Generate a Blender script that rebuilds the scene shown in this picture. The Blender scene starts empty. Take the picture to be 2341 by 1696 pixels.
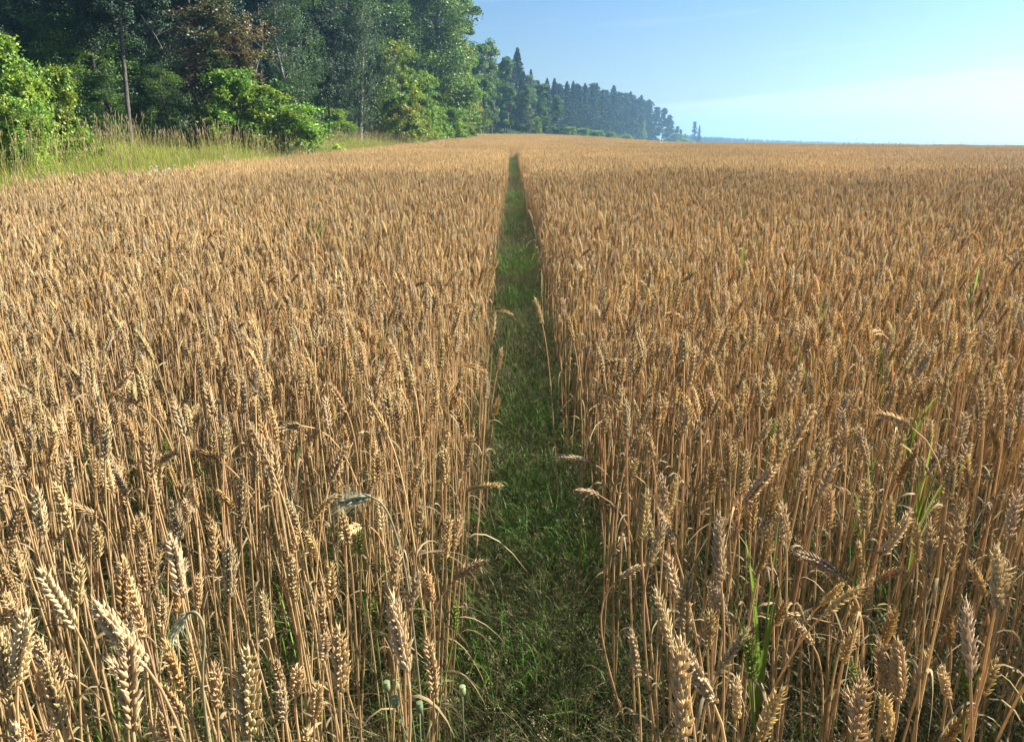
import bpy, math, random
import numpy as np
from mathutils import Vector
R = math.radians
scene = bpy.context.scene
C = scene.collection

# ------------------------------------------------------------------ camera, sky, sun
CAM_Z = 1.42
PITCH = R(17.3)
SRC_W, SRC_H, FPX = 2341.0, 1696.0, 1703.0
cam_d = bpy.data.cameras.new('camera'); cam = bpy.data.objects.new('camera', cam_d); C.objects.link(cam)
cam.location = (0, 0, CAM_Z); cam.rotation_euler = (R(90) - PITCH, 0, 0)
cam_d.sensor_width = 36; cam_d.lens = 36 * FPX / SRC_W
cam_d.clip_start = 0.02; cam_d.clip_end = 6000
scene.camera = cam

SUN_AZ, SUN_EL = R(73), R(34)          # azimuth clockwise from +Y (the way the camera looks)
world = bpy.data.worlds.new('World'); scene.world = world; world.use_nodes = True
wt = world.node_tree; wt.nodes.clear()
def N(t, kind, **kw):
    n = t.nodes.new(kind)
    for k, v in kw.items():
        if k.startswith('i_'): n.inputs[k[2:]].default_value = v
        else: setattr(n, k, v)
    return n
sky = N(wt, 'ShaderNodeTexSky', sky_type='NISHITA', sun_disc=False, sun_elevation=SUN_EL, sun_rotation=SUN_AZ,
        air_density=1.0, dust_density=0.6, ozone_density=2.2, altitude=50)
bg = N(wt, 'ShaderNodeBackground'); bg.inputs['Strength'].default_value = 0.066
out = N(wt, 'ShaderNodeOutputWorld')
# thin cirrus: a veil whose upper edge climbs to the right, and a few wisps
tc = N(wt, 'ShaderNodeTexCoord'); sep = N(wt, 'ShaderNodeSeparateXYZ'); wt.links.new(tc.outputs['Generated'], sep.inputs[0])
def M(op, a, b=None, c=None, clamp=False):
    n = wt.nodes.new('ShaderNodeMath'); n.operation = op; n.use_clamp = clamp
    for i, v in enumerate((a, b, c)):
        if v is None: continue
        if isinstance(v, (int, float)): n.inputs[i].default_value = v
        else: wt.links.new(v, n.inputs[i])
    return n.outputs[0]
azim = M('ARCTAN2', sep.outputs['X'], sep.outputs['Y']); elev = M('ARCSINE', sep.outputs['Z'])
comb = N(wt, 'ShaderNodeCombineXYZ')
wt.links.new(M('MULTIPLY', azim, 5.0), comb.inputs[0]); wt.links.new(M('MULTIPLY', M('SUBTRACT', elev, M('MULTIPLY', azim, 0.09)), 60.0), comb.inputs[1])
noi = N(wt, 'ShaderNodeTexNoise'); noi.inputs['Scale'].default_value = 0.8; noi.inputs['Detail'].default_value = 7; noi.inputs['Roughness'].default_value = 0.6
wt.links.new(comb.outputs[0], noi.inputs['Vector'])
edge = M('ADD', M('MULTIPLY', azim, 0.085), 0.026)
d = M('SUBTRACT', M('ADD', edge, M('MULTIPLY', M('SUBTRACT', noi.outputs['Fac'], 0.5), 0.035)), elev)
veil = M('MULTIPLY', d, 60.0, clamp=True)
veil = M('MULTIPLY', veil, M('MULTIPLY', M('SUBTRACT', azim, 0.12), 12.0, clamp=True))
veil = M('MULTIPLY', veil, M('ADD', 0.42, M('MULTIPLY', noi.outputs['Fac'], 0.5)))
wis = M('MULTIPLY', M('MULTIPLY', M('SUBTRACT', noi.outputs['Fac'], 0.56), 5.0, clamp=True), 0.2)
band = M('MULTIPLY', M('MULTIPLY', M('SUBTRACT', 1.0, M('MULTIPLY', M('ABSOLUTE', M('SUBTRACT', d, .004)), 130.0), clamp=True), M('MULTIPLY', M('SUBTRACT', azim, 0.14), 14.0, clamp=True)), M('MULTIPLY', M('SUBTRACT', .68, azim), 5.0, clamp=True))
cl = M('MINIMUM', M('ADD', M('ADD', veil, M('MULTIPLY', band, .4)), wis), 0.92)
mixc = N(wt, 'ShaderNodeMix', data_type='RGBA'); wt.links.new(cl, mixc.inputs[0])
tint = N(wt, 'ShaderNodeMix', data_type='RGBA', blend_type='MULTIPLY'); tint.inputs[0].default_value = 1.0
wt.links.new(sky.outputs[0], tint.inputs[6]); hz = N(wt, 'ShaderNodeMix', data_type='RGBA'); wt.links.new(M('SUBTRACT', 1.0, M('MULTIPLY', elev, 4.5), clamp=True), hz.inputs[0])
hz.inputs[6].default_value = (.37, .49, .61, 1); hz.inputs[7].default_value = (.46, .46, .50, 1); wt.links.new(hz.outputs[2], tint.inputs[7])
wt.links.new(tint.outputs[2], mixc.inputs[6]); mixc.inputs[7].default_value = (4.1, 4.25, 4.6, 1)
wt.links.new(mixc.outputs[2], bg.inputs[0]); wt.links.new(bg.outputs[0], out.inputs[0])

sd = bpy.data.lights.new('sun', 'SUN'); sd.energy = 5.0; sd.angle = R(0.55); sd.color = (1.0, 0.94, 0.83)
sun = bpy.data.objects.new('sun', sd); C.objects.link(sun)
SUNDIR = Vector((math.sin(SUN_AZ) * math.cos(SUN_EL), math.cos(SUN_AZ) * math.cos(SUN_EL), math.sin(SUN_EL)))
sun.rotation_euler = SUNDIR.to_track_quat('Z', 'Y').to_euler()

scene.view_settings.view_transform = 'Standard'; scene.view_settings.look = 'None'
scene.view_settings.exposure = 1.95; scene.view_settings.gamma = 1.0
cy = scene.cycles
cy.use_denoising = True; cy.denoising_prefilter = 'ACCURATE'
cy.max_bounces = 7; cy.diffuse_bounces = 4; cy.glossy_bounces = 2; cy.transmission_bounces = 3; cy.volume_bounces = 1; cy.transparent_max_bounces = 4

# ------------------------------------------------------------------ projection helpers
cp, sp = math.cos(PITCH), math.sin(PITCH)
def ray(px, py):
    """direction through a pixel of the 2341x1696 photograph, scaled to unit Y"""
    u = (px - SRC_W / 2) / FPX; v = (SRC_H / 2 - py) / FPX
    y = cp + v * sp; z = -sp + v * cp
    return u / y, z / y
def project(x, y, z):
    dy = y * cp - (z - CAM_Z) * sp; up = y * sp + (z - CAM_Z) * cp
    dy = np.maximum(dy, 1e-3)
    return SRC_W / 2 + FPX * x / dy, SRC_H / 2 - FPX * up / dy
def sstep(a, b, x):
    t = np.clip((x - a) / (b - a), 0, 1); return t * t * (3 - 2 * t)

# ------------------------------------------------------------------ terrain
def terrain(x, y):
    x = np.asarray(x, float); y = np.asarray(y, float)
    D = np.sqrt(x * x + y * y) + 1e-6
    a = np.arctan2(x, np.maximum(y, 1e-6))
    w = sstep(0.02, 0.26, a)                       # 0 towards the wood, 1 to the right
    Rc = 135 * (1 - w) + 52 * w
    e = 0.0050 * (1 - w) + (-0.0062 - 0.0022 * sstep(.25, .6, a)) * w
    zc = 0.53 + Rc * e
    t = D / Rc
    z = np.where(t < 1, zc * sstep(0.06, 1.0, t), zc - np.minimum(0.05 * Rc * (t - 1) ** 2 / (1 + 1.2 * (t - 1)), 4.5))
    z = np.where(y < 0, 0, z)
    # the verge and the wood lie a little higher
    b = boundary(y)
    z = z + 0.4 * sstep(0, 6, b - x) * (1 - sstep(60, 140, D)) + 0.03 * np.sin(x * 1.3 + 2) * np.sin(y * .9) * sstep(3, 12, D)
    return z
def boundary(y):
    """x of the crop edge towards the wood"""
    y = np.asarray(y, float)
    return np.interp(y, [-10, 5, 10, 18, 24, 40, 80, 120, 160, 200, 260, 330, 400, 520],
                     [-5.8, -5.9, -6.1, -6.3, -6.3, -6.1, -5.2, -4.2, -1.0, 10, 33, 66, 100, 150])
TRACK_C = 0.065
def track_hw(y): return 0.20 + 0.06 * sstep(2, 8, np.asarray(y, float))
def track_c(y): return TRACK_C + 0.0 * y + 1.9 * sstep(34, 66, np.asarray(y, float)) + .015 * np.sin(np.asarray(y, float) * .8) * sstep(1.5, 5, np.asarray(y, float))

# ------------------------------------------------------------------ mesh helpers
class MB:
    def __init__(s): s.v = []; s.q = []; s.t = []; s.c = []; s.n = 0
    def add(s, v, q=None, t=None, c=(1, 1, 1)):
        v = np.asarray(v, float).reshape(-1, 3); k = len(v)
        c = np.asarray(c, float)
        if c.ndim == 1: c = np.tile(c[:3], (k, 1))
        s.v.append(v); s.c.append(c[:, :3])
        if q is not None and len(q): s.q.append(np.asarray(q, np.int64).reshape(-1, 4) + s.n)
        if t is not None and len(t): s.t.append(np.asarray(t, np.int64).reshape(-1, 3) + s.n)
        s.n += k
    def arrays(s):
        v = np.concatenate(s.v) if s.v else np.zeros((0, 3)); c = np.concatenate(s.c) if s.c else np.zeros((0, 3))
        q = np.concatenate(s.q) if s.q else np.zeros((0, 4), np.int64); t = np.concatenate(s.t) if s.t else np.zeros((0, 3), np.int64)
        return v, q, t, c
    def merge(s, arr, M3=None, off=None, cm=None):
        v, q, t, c = arr
        if M3 is not None: v = v @ M3.T
        if off is not None: v = v + off
        if cm is not None: c = c * cm
        s.add(v, q, t, c)
    def mesh(s, name, mat, smooth=False):
        v, q, t, c = s.arrays()
        me = bpy.data.meshes.new(name)
        me.vertices.add(len(v)); me.vertices.foreach_set('co', v.astype(np.float32).ravel())
        nl = 4 * len(q) + 3 * len(t)
        me.loops.add(nl); me.polygons.add(len(q) + len(t))
        me.loops.foreach_set('vertex_index', np.concatenate([q.ravel(), t.ravel()]).astype(np.int32))
        ls = np.concatenate([np.arange(len(q)) * 4, 4 * len(q) + np.arange(len(t)) * 3]).astype(np.int32)
        me.polygons.foreach_set('loop_start', ls)
        if smooth: me.polygons.foreach_set('use_smooth', np.ones(len(ls), bool))
        me.update(calc_edges=True)
        at = me.color_attributes.new('Col', 'FLOAT_COLOR', 'POINT')
        at.data.foreach_set('color', np.concatenate([c, np.ones((len(c), 1))], 1).astype(np.float32).ravel())
        me.materials.append(mat)
        return me
def link(name, me, parent=None, loc=(0, 0, 0), rotz=0):
    o = bpy.data.objects.new(name, me); C.objects.link(o)
    o.location = loc; o.rotation_euler = (0, 0, rotz)
    if parent is not None: o.parent = parent
    return o
def tag(o, label=None, cat=None, group=None, kind=None):
    if label: o['label'] = label
    if cat: o['category'] = cat
    if group: o['group'] = group
    if kind: o['kind'] = kind
    return o
def nrm(v):
    v = np.asarray(v, float); return v / (np.linalg.norm(v, axis=-1, keepdims=True) + 1e-12)
def frame(d):
    d = nrm(d); a = np.array([0, 0, 1.0]) if abs(d[2]) < .9 else np.array([1.0, 0, 0])
    u = nrm(np.cross(a, d)); return u, np.cross(d, u), d
def tube(mb, pts, rad, sides=5, col=(1, 1, 1), cap=True):
    pts = np.asarray(pts, float); n = len(pts); rad = np.broadcast_to(np.asarray(rad, float), (n,))
    tan = np.gradient(pts, axis=0); u, w, _ = frame(tan[0]); ang = np.arange(sides) * 2 * math.pi / sides
    V = []
    for i in range(n):
        t = nrm(tan[i]); u = nrm(u - t * np.dot(u, t)); w = np.cross(t, u)
        V.append(pts[i] + rad[i] * (np.cos(ang)[:, None] * u + np.sin(ang)[:, None] * w))
    V = np.concatenate(V)
    q = [(i * sides + j, i * sides + (j + 1) % sides, (i + 1) * sides + (j + 1) % sides, (i + 1) * sides + j) for i in range(n - 1) for j in range(sides)]
    col = np.asarray(col, float)
    if col.ndim == 2: col = np.repeat(col, sides, axis=0)
    tr = []
    if cap:
        V = np.concatenate([V, pts[-1:]]); tr = [((n - 1) * sides + j, (n - 1) * sides + (j + 1) % sides, n * sides) for j in range(sides)]
        if col.ndim == 2: col = np.concatenate([col, col[-1:]])
    mb.add(V, q, tr, col)
def ribbon(mb, pts, wid, side, col, twist=0.0):
    """a thin leaf blade along pts, with a slight fold"""
    pts = np.asarray(pts, float); n = len(pts); tan = nrm(np.gradient(pts, axis=0)); s = nrm(side)
    V = []
    for i in range(n):
        s = nrm(s - tan[i] * np.dot(s, tan[i])); nn = np.cross(tan[i], s); a = twist * i / (n - 1)
        ss = math.cos(a) * s + math.sin(a) * nn; n2 = np.cross(tan[i], ss)
        V += [pts[i] - ss * wid[i] / 2 + n2 * wid[i] * .18, pts[i] + ss * wid[i] * 0, pts[i] + ss * wid[i] / 2 + n2 * wid[i] * .18]
    q = []
    for i in range(n - 1):
        for j in (0, 1): q.append((3 * i + j, 3 * i + j + 1, 3 * i + j + 4, 3 * i + j + 3))
    col = np.asarray(col, float)
    if col.ndim == 2: col = np.repeat(col, 3, axis=0)
    mb.add(V, q, None, col)
def bez(p0, p1, p2, p3, n):
    t = np.linspace(0, 1, n)[:, None]
    return (1 - t) ** 3 * p0 + 3 * (1 - t) ** 2 * t * p1 + 3 * (1 - t) * t * t * p2 + t ** 3 * p3

# ------------------------------------------------------------------ materials
def plant_mat(name, rough=0.6, transl=0.25, rnd=0.25, hue=0.02, spec=0.3, field=False, sat=1.0):
    m = bpy.data.materials.new(name); m.use_nodes = True; t = m.node_tree; t.nodes.clear()
    at = N(t, 'ShaderNodeAttribute', attribute_name='Col')
    oi = N(t, 'ShaderNodeObjectInfo')
    hs = N(t, 'ShaderNodeHueSaturation'); hs.inputs['Saturation'].default_value = sat
    mr = N(t, 'ShaderNodeMapRange'); mr.inputs['To Min'].default_value = 1 - rnd; mr.inputs['To Max'].default_value = 1 + rnd
    mh = N(t, 'ShaderNodeMapRange'); mh.inputs['To Min'].default_value = .5 - hue; mh.inputs['To Max'].default_value = .5 + hue
    fr = N(t, 'ShaderNodeMath', operation='FRACT'); ml = N(t, 'ShaderNodeMath', operation='MULTIPLY'); ml.inputs[1].default_value = 7.31
    L = t.links.new
    L(oi.outputs['Random'], mr.inputs[0]); L(oi.outputs['Random'], ml.inputs[0]); L(ml.outputs[0], fr.inputs[0]); L(fr.outputs[0], mh.inputs[0])
    L(at.outputs['Color'], hs.inputs['Color']); L(mr.outputs[0], hs.inputs['Value']); L(mh.outputs[0], hs.inputs['Hue'])
    if field:      # the crop is paler and darker in broad bands, as the soil under it varies
        ge = N(t, 'ShaderNodeNewGeometry'); fn = N(t, 'ShaderNodeTexNoise'); fn.inputs['Scale'].default_value = .22; fn.inputs['Detail'].default_value = 3
        L(ge.outputs['Position'], fn.inputs['Vector']); fm = N(t, 'ShaderNodeMapRange'); fm.inputs['From Min'].default_value = .3; fm.inputs['From Max'].default_value = .7
        fm.inputs['To Min'].default_value = .84; fm.inputs['To Max'].default_value = 1.12; L(fn.outputs['Fac'], fm.inputs[0])
        fx = N(t, 'ShaderNodeMath', operation='MULTIPLY'); L(mr.outputs[0], fx.inputs[0]); L(fm.outputs[0], fx.inputs[1]); L(fx.outputs[0], hs.inputs['Value'])
    p = N(t, 'ShaderNodeBsdfPrincipled'); p.inputs['Roughness'].default_value = rough; p.inputs['Specular IOR Level'].default_value = spec
    L(hs.outputs[0], p.inputs['Base Color'])
    o = N(t, 'ShaderNodeOutputMaterial')
    if transl > 0:
        tr = N(t, 'ShaderNodeBsdfTranslucent'); L(hs.outputs[0], tr.inputs[0])
        mx = N(t, 'ShaderNodeMixShader'); mx.inputs[0].default_value = transl
        L(p.outputs[0], mx.inputs[1]); L(tr.outputs[0], mx.inputs[2]); L(mx.outputs[0], o.inputs[0])
    else: L(p.outputs[0], o.inputs[0])
    return m
m_wheat = plant_mat('dry_wheat', .6, .42, .2, .009, .15, field=True)
m_crop = plant_mat('dry_wheat_far', .6, .42, .03, .003, .15, field=True)
m_grass = plant_mat('green_grass', .5, .35, .25, .02, .3)
m_leaf = plant_mat('tree_leaf', .5, .35, .15, .012, .35)
m_needle = plant_mat('needles', .6, .1, .2, .01, .25)
def bark_mat(name, c1, c2, scale, birch=False):
    m = bpy.data.materials.new(name); m.use_nodes = True; t = m.node_tree; p = t.nodes['Principled BSDF']; p.inputs['Roughness'].default_value = .9
    tcn = N(t, 'ShaderNodeTexCoord'); mp = N(t, 'ShaderNodeMapping'); mp.inputs['Scale'].default_value = (1, 1, 3.0 if birch else .25)
    no = N(t, 'ShaderNodeTexNoise'); no.inputs['Scale'].default_value = scale; no.inputs['Detail'].default_value = 8
    cr = N(t, 'ShaderNodeValToRGB'); cr.color_ramp.elements[0].color = (*c1, 1); cr.color_ramp.elements[1].color = (*c2, 1)
    cr.color_ramp.elements[0].position = .38; cr.color_ramp.elements[1].position = .6
    bp = N(t, 'ShaderNodeBump'); bp.inputs['Strength'].default_value = .7; bp.inputs['Distance'].default_value = .03
    L = t.links.new
    L(tcn.outputs['Object'], mp.inputs[0]); L(mp.outputs[0], no.inputs['Vector']); L(no.outputs['Fac'], cr.inputs[0]); L(cr.outputs[0], p.inputs['Base Color'])
    L(no.outputs['Fac'], bp.inputs['Height']); L(bp.outputs[0], p.inputs['Normal'])
    return m
m_birch = bark_mat('birch_bark', (.05, .046, .04), (.26, .25, .22), 5, True)
m_pine = bark_mat('pine_bark', (.035, .03, .025), (.095, .075, .058), 9)
m_bark = bark_mat('grey_bark', (.05, .045, .035), (.15, .13, .10), 10)
def soil_mat():
    m = bpy.data.materials.new('soil'); m.use_nodes = True; t = m.node_tree; p = t.nodes['Principled BSDF']; p.inputs['Roughness'].default_value = .95
    tcn = N(t, 'ShaderNodeTexCoord'); L = t.links.new
    n1 = N(t, 'ShaderNodeTexNoise'); n1.inputs['Scale'].default_value = 14; n1.inputs['Detail'].default_value = 10; L(tcn.outputs['Object'], n1.inputs['Vector'])
    n2 = N(t, 'ShaderNodeTexNoise'); n2.inputs['Scale'].default_value = .35; n2.inputs['Detail'].default_value = 4; L(tcn.outputs['Object'], n2.inputs['Vector'])
    cr = N(t, 'ShaderNodeValToRGB'); cr.color_ramp.elements[0].color = (.035, .028, .016, 1); cr.color_ramp.elements[1].color = (.13, .095, .05, 1)
    cr.color_ramp.elements[0].position = .35; cr.color_ramp.elements[1].position = .7; L(n1.outputs['Fac'], cr.inputs[0])
    mx = N(t, 'ShaderNodeMix', data_type='RGBA'); mx.inputs[7].default_value = (.05, .06, .02, 1); L(n2.outputs['Fac'], mx.inputs[0]); L(cr.outputs[0], mx.inputs[6])
    L(mx.outputs[2], p.inputs['Base Color'])
    bp = N(t, 'ShaderNodeBump'); bp.inputs['Strength'].default_value = 1; bp.inputs['Distance'].default_value = .02; L(n1.outputs['Fac'], bp.inputs['Height']); L(bp.outputs[0], p.inputs['Normal'])
    return m

# ------------------------------------------------------------------ ground: one sheet
def build_ground():
    def axis(near, far, n1, n2):
        a = np.linspace(0, near, n1); b = near * (far / near) ** (np.arange(1, n2 + 1) / n2); p = np.concatenate([a, b])
        return np.concatenate([-p[:0:-1], p])
    xs = axis(30, 1400, 40, 40); ys = axis(30, 1400, 40, 60)
    X, Y = np.meshgrid(xs, ys, indexing='ij'); Z = terrain(X, Y)
    v = np.stack([X, Y, Z], -1).reshape(-1, 3); ny = len(ys)
    i, j = np.meshgrid(np.arange(len(xs) - 1), np.arange(ny - 1), indexing='ij'); a = (i * ny + j).ravel()
    q = np.stack([a, a + ny, a + ny + 1, a + 1], 1)
    mb = MB(); mb.add(v, q)
    tag(link('ground', mb.mesh('ground', soil_mat(), True)), 'brown soil of the wheat field under the crop', 'ground', kind='structure')
build_ground()

# ------------------------------------------------------------------ wheat
GOLD = np.array([.66, .50, .26]); PALE = np.array([.70, .56, .33]); AMBER = np.array([.58, .40, .175]); GREEN = np.array([.24, .29, .07]); GREY = np.array([.63, .50, .31])
STEM = np.array([.57, .395, .20]); STRAW = np.array([.56, .43, .24])
ang5 = np.arange(5) * 2 * math.pi / 5
def floret(mb, base, d, up, L, W, col, rng, awn=0.0):
    d = nrm(d); s = nrm(np.cross(d, up)); n = np.cross(s, d)
    prof = [(0, .4), (.2, 1.0), (.48, .92), (.76, .42)]
    V = []; cc = []
    for t, r in prof:
        ce = base + d * L * t + n * (W * .35 * math.sin(t * 3.1))
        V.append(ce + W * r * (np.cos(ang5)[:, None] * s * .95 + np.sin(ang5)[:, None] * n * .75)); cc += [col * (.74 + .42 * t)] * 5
    tip = base + d * L + n * W * .1
    V.append(tip[None]); cc.append(col * 1.15)
    q = [(i * 5 + j, i * 5 + (j + 1) % 5, (i + 1) * 5 + (j + 1) % 5, (i + 1) * 5 + j) for i in range(3) for j in range(5)]
    t = [(15 + j, 15 + (j + 1) % 5, 20) for j in range(5)]
    mb.add(np.concatenate(V), q, t, np.array(cc))
    if awn > 0:
        a = nrm(d + n * rng.uniform(-.1, .25)); mb.add([tip - s * .0003, tip + s * .0003, tip + a * awn], None, [(0, 1, 2)], col * 1.2)
def build_ear(P0, dirn, L, rng, col, W=1.0, awns=0.0, droop=0.0):
    mb = MB(); n = max(12, int(round(L / .0044))); u, w, d = frame(dirn)
    a = rng.uniform(0, 6.28); u, w = math.cos(a) * u + math.sin(a) * w, -math.sin(a) * u + math.cos(a) * w
    bend = rng.normal(0, .18); bdir = w * rng.choice([-1, 1]) * .5 + u * rng.normal(0, .5)
    ax = []; p = np.array(P0, float); dd = d.copy(); step = L * .93 / n
    for i in range(n + 1):
        ax.append((p.copy(), dd.copy())); dd = nrm(dd + bdir * bend / n + np.array([0, 0, -1.0]) * droop / n); p = p + dd * step
    tube(mb, [q for q, _ in ax], .0011, 4, col * .8)
    for i in range(n):
        p, dd = ax[i]; t = i / n; side = 1 if i % 2 else -1
        sz = (0.72 + .38 * math.sin(math.pi * min(1, t * .92 + .12))) * rng.uniform(.9, 1.1)
        if t > .9: sz *= .85
        uu = nrm(u - dd * np.dot(u, dd)) * side; ww = np.cross(dd, uu)
        open_ = rng.uniform(.52, .78)
        for k, (sw, o) in enumerate(((-.55, .75), (.55, .75), (0, 1.1), (-.2, .35), (.25, .35))):
            if rng.random() < .06: continue
            fd = nrm(dd + uu * open_ * o + ww * sw * .55 + rng.normal(0, .11, 3))
            b = p + uu * .0015 * W + ww * sw * .0042 * W + dd * (.0015 if k == 2 else 0)
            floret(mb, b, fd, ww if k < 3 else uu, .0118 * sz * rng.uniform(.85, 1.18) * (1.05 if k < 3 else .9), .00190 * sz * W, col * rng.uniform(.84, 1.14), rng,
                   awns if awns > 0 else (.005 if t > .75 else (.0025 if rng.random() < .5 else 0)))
    p, dd = ax[-1]
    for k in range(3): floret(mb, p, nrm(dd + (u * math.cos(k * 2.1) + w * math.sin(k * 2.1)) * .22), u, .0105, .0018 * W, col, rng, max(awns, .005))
    return mb
def build_stem(P0, dirn, rng, col, n=14, foot=None):
    P0 = np.array(P0, float); dirn = nrm(dirn); h = P0[2]
    if foot is None:
        lat = dirn[:2] * rng.uniform(.02, .10); foot = np.array([P0[0] - lat[0] + rng.normal(0, .02), P0[1] - lat[1] + rng.normal(0, .02), -.02])
    b1 = foot + np.array([rng.normal(0, .015), rng.normal(0, .015), h * .5]); k = .10 + .10 * (1 - max(dirn[2], 0))
    pts = bez(foot, b1, P0 - dirn * k, P0 + dirn * .001, n)
    t = np.linspace(0, 1, n); rad = np.where(t < .62, .0021, .00155) * np.where(t > .95, .85, 1)
    low = col * .6 + STRAW * .4
    cc = np.array([low * (.85 + .1 * rng.random()) if x < .62 else col for x in t])
    mb = MB(); tube(mb, pts, rad, 5, cc, cap=False)
    for f in (.3, .62):
        i = f * (n - 1); a = pts[int(i)] + (pts[min(n - 1, int(i) + 1)] - pts[int(i)]) * (i - int(i))
        tg = nrm(pts[min(n - 1, int(i) + 1)] - pts[int(i)]); tube(mb, [a - tg * .004, a, a + tg * .004], [.0018, .003, .0018], 5, col * .6, cap=False)
    return mb, pts
def build_leaf(p, rng, col, L=None, green=False):
    a = rng.uniform(0, 6.28); h = np.array([math.cos(a), math.sin(a), 0]); L = L or rng.uniform(.05, .17)
    up = rng.uniform(.2, 1.2); dr = rng.uniform(.7, 1.5)
    pts = bez(p, p + (h * .4 + np.array([0, 0, up])) * L * .35, p + (h * .9 + np.array([0, 0, up * .35])) * L * .6, p + (h * rng.uniform(.5, 1) + np.array([0, 0, -dr * .5])) * L, 7)
    w = (.0046 if not green else .009) * rng.uniform(.5, 1.3); wid = w * np.array([.7, 1, .95, .8, .6, .38, .05])
    mb = MB(); ribbon(mb, pts, wid, np.cross(h, [0, 0, 1]), col * rng.uniform(.7, 1.1), rng.uniform(-3, 3) if not green else .4)
    return mb
def make_stalk(P0, dirn, L, rng, tone, W=1.0, awns=0, foot=None, stemcol=None, nleaf=None, droop=0.0):
    ear = build_ear(P0, dirn, L, rng, tone, W, awns, droop)
    stem, pts = build_stem(P0, dirn, rng, STEM * rng.uniform(.85, 1.1) if stemcol is None else stemcol, foot=foot)
    lv = []
    for k in range(rng.choice([1, 2, 3, 3]) if nleaf is None else nleaf):
        lv.append(build_leaf(pts[rng.choice([4, 5, 8, 8, 9])], rng, STRAW * .7 if stemcol is None else stemcol))
    return stem, ear, lv

VAR = []          # (stem mesh, ear mesh, [leaf meshes], joined mesh, height, posture, tone name, dir)
rng = np.random.default_rng(11)
def tilt_dir(th, az): return np.array([math.sin(th) * math.cos(az), math.sin(th) * math.sin(az), math.cos(th)])
specs = []
tones = [('golden', GOLD), ('pale', PALE * .9), ('golden', GOLD * 1.05), ('amber', AMBER), ('golden', GOLD * .92), ('greyish', GREY)]
for i, th in enumerate([3, 6, 8, 10, 12, 14, 5, 9, 16, 20, 24, 30, 38, 52, 70, 98, 7, 11, 13, 18, 28, 45]):
    nm, tn = tones[i % 6]; specs.append((th, nm, tn))
specs += [(6, 'green', GREEN), (12, 'green', GREEN * .8 + GOLD * .2)]
for i, (th, nm, tn) in enumerate(specs):
    az = rng.uniform(0, 6.28); h = rng.uniform(.74, .84) if nm != 'green' else .66; L = rng.uniform(.056, .086); W = rng.uniform(.85, 1.15) if nm != 'green' else .85
    if th > 60: h += .02
    dv = tilt_dir(R(th), az)
    stem, ear, lv = make_stalk((0, 0, h), dv, L, rng, tn, W, stemcol=None if nm != 'green' else np.array([.28, .27, .10]), droop=.4 if th > 25 else .05)
    foot = stem.v[0][:5].mean(0)
    # put the foot at the origin
    off = np.array([-foot[0], -foot[1], 0]); J = MB()
    for m_ in [stem, ear] + lv:
        m_.v = [x + off for x in m_.v]; J.merge(m_.arrays())
    VAR.append(dict(stem=stem.mesh('stem', m_wheat, True), ear=ear.mesh('ear', m_wheat, True), leaves=[x.mesh('leaf', m_wheat, True) for x in lv],
                    joined=J.mesh('wheat_stalk', m_wheat, True), h=h, th=th, tone=nm, L=L, top=np.array([0, 0, h]) + off + dv * L * .5, dv=dv, W=W))
NV = len(VAR)

# low detail stalks, gathered in one metre squares, for the middle and far field
def low_stalk(rng):
    mb = MB(); th = R(abs(rng.normal(0, 12)) + 3) if rng.random() > .07 else R(rng.uniform(40, 100)); dv = tilt_dir(th, rng.uniform(0, 6.28)); h = .79; L = rng.uniform(.062, .085)
    tn = tones[rng.integers(6)][1]
    pts = bez(np.array([0, 0, 0.0]), np.array([0, 0, h * .5]), np.array([0, 0, h]) - dv * .12, np.array([0, 0, h]), 5)
    tube(mb, pts, .0019, 3, STEM * rng.uniform(.8, 1.1), cap=False)
    u, w, d = frame(dv); n = 14; a4 = np.arange(4) * math.pi / 2
    for i in range(n):
        side = 1 if i % 2 else -1; b = pts[-1] + d * L * .92 * i / n; sz = .75 + .35 * math.sin(math.pi * min(1, i / n + .1)); fd = nrm(d + u * side * .72)
        s = w; nn = np.cross(fd, s); Lf = .0125 * sz; Wf = .0042 * sz; c = tn * rng.uniform(.82, 1.15)
        V = [b + Wf * .5 * (math.cos(x) * s + math.sin(x) * nn * .7) for x in a4] + [b + fd * Lf * .5 + Wf * (math.cos(x) * s + math.sin(x) * nn * .7) for x in a4] + [b + fd * Lf]
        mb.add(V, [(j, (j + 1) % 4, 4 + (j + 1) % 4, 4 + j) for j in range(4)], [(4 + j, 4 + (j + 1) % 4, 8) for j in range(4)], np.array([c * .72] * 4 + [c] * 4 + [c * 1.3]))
    if rng.random() < .6:
        lf = build_leaf(pts[3] if rng.random() < .5 else pts[2], rng, STRAW * .8); mb.merge(lf.arrays())
    return mb.arrays()
LOW = [low_stalk(rng) for _ in range(26)]
def low_mesh(a):
    mb = MB(); mb.merge(a); return mb.mesh('wheat_stalk', m_wheat, False)
LOWM = [low_mesh(a) for a in LOW]
DENS = 370
def wheat_patch(seed):
    rng = np.random.default_rng(seed); mb = MB()
    for k in range(DENS):
        x, y = rng.uniform(-.52, .52, 2); a = rng.uniform(0, 6.28); s = rng.uniform(.88, 1.1); c, si = math.cos(a), math.sin(a); lx, ly = rng.normal(-.03, .05), rng.normal(0, .05)
        M3 = np.array([[c, -si, lx], [si, c, ly], [0, 0, 1.0]]) * s; M3[2, 2] = np.clip(rng.normal(.985, .085), .65, 1.12)
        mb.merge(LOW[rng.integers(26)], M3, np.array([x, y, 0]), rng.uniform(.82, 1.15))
    return mb.mesh('wheat_square', m_crop, False)

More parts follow.
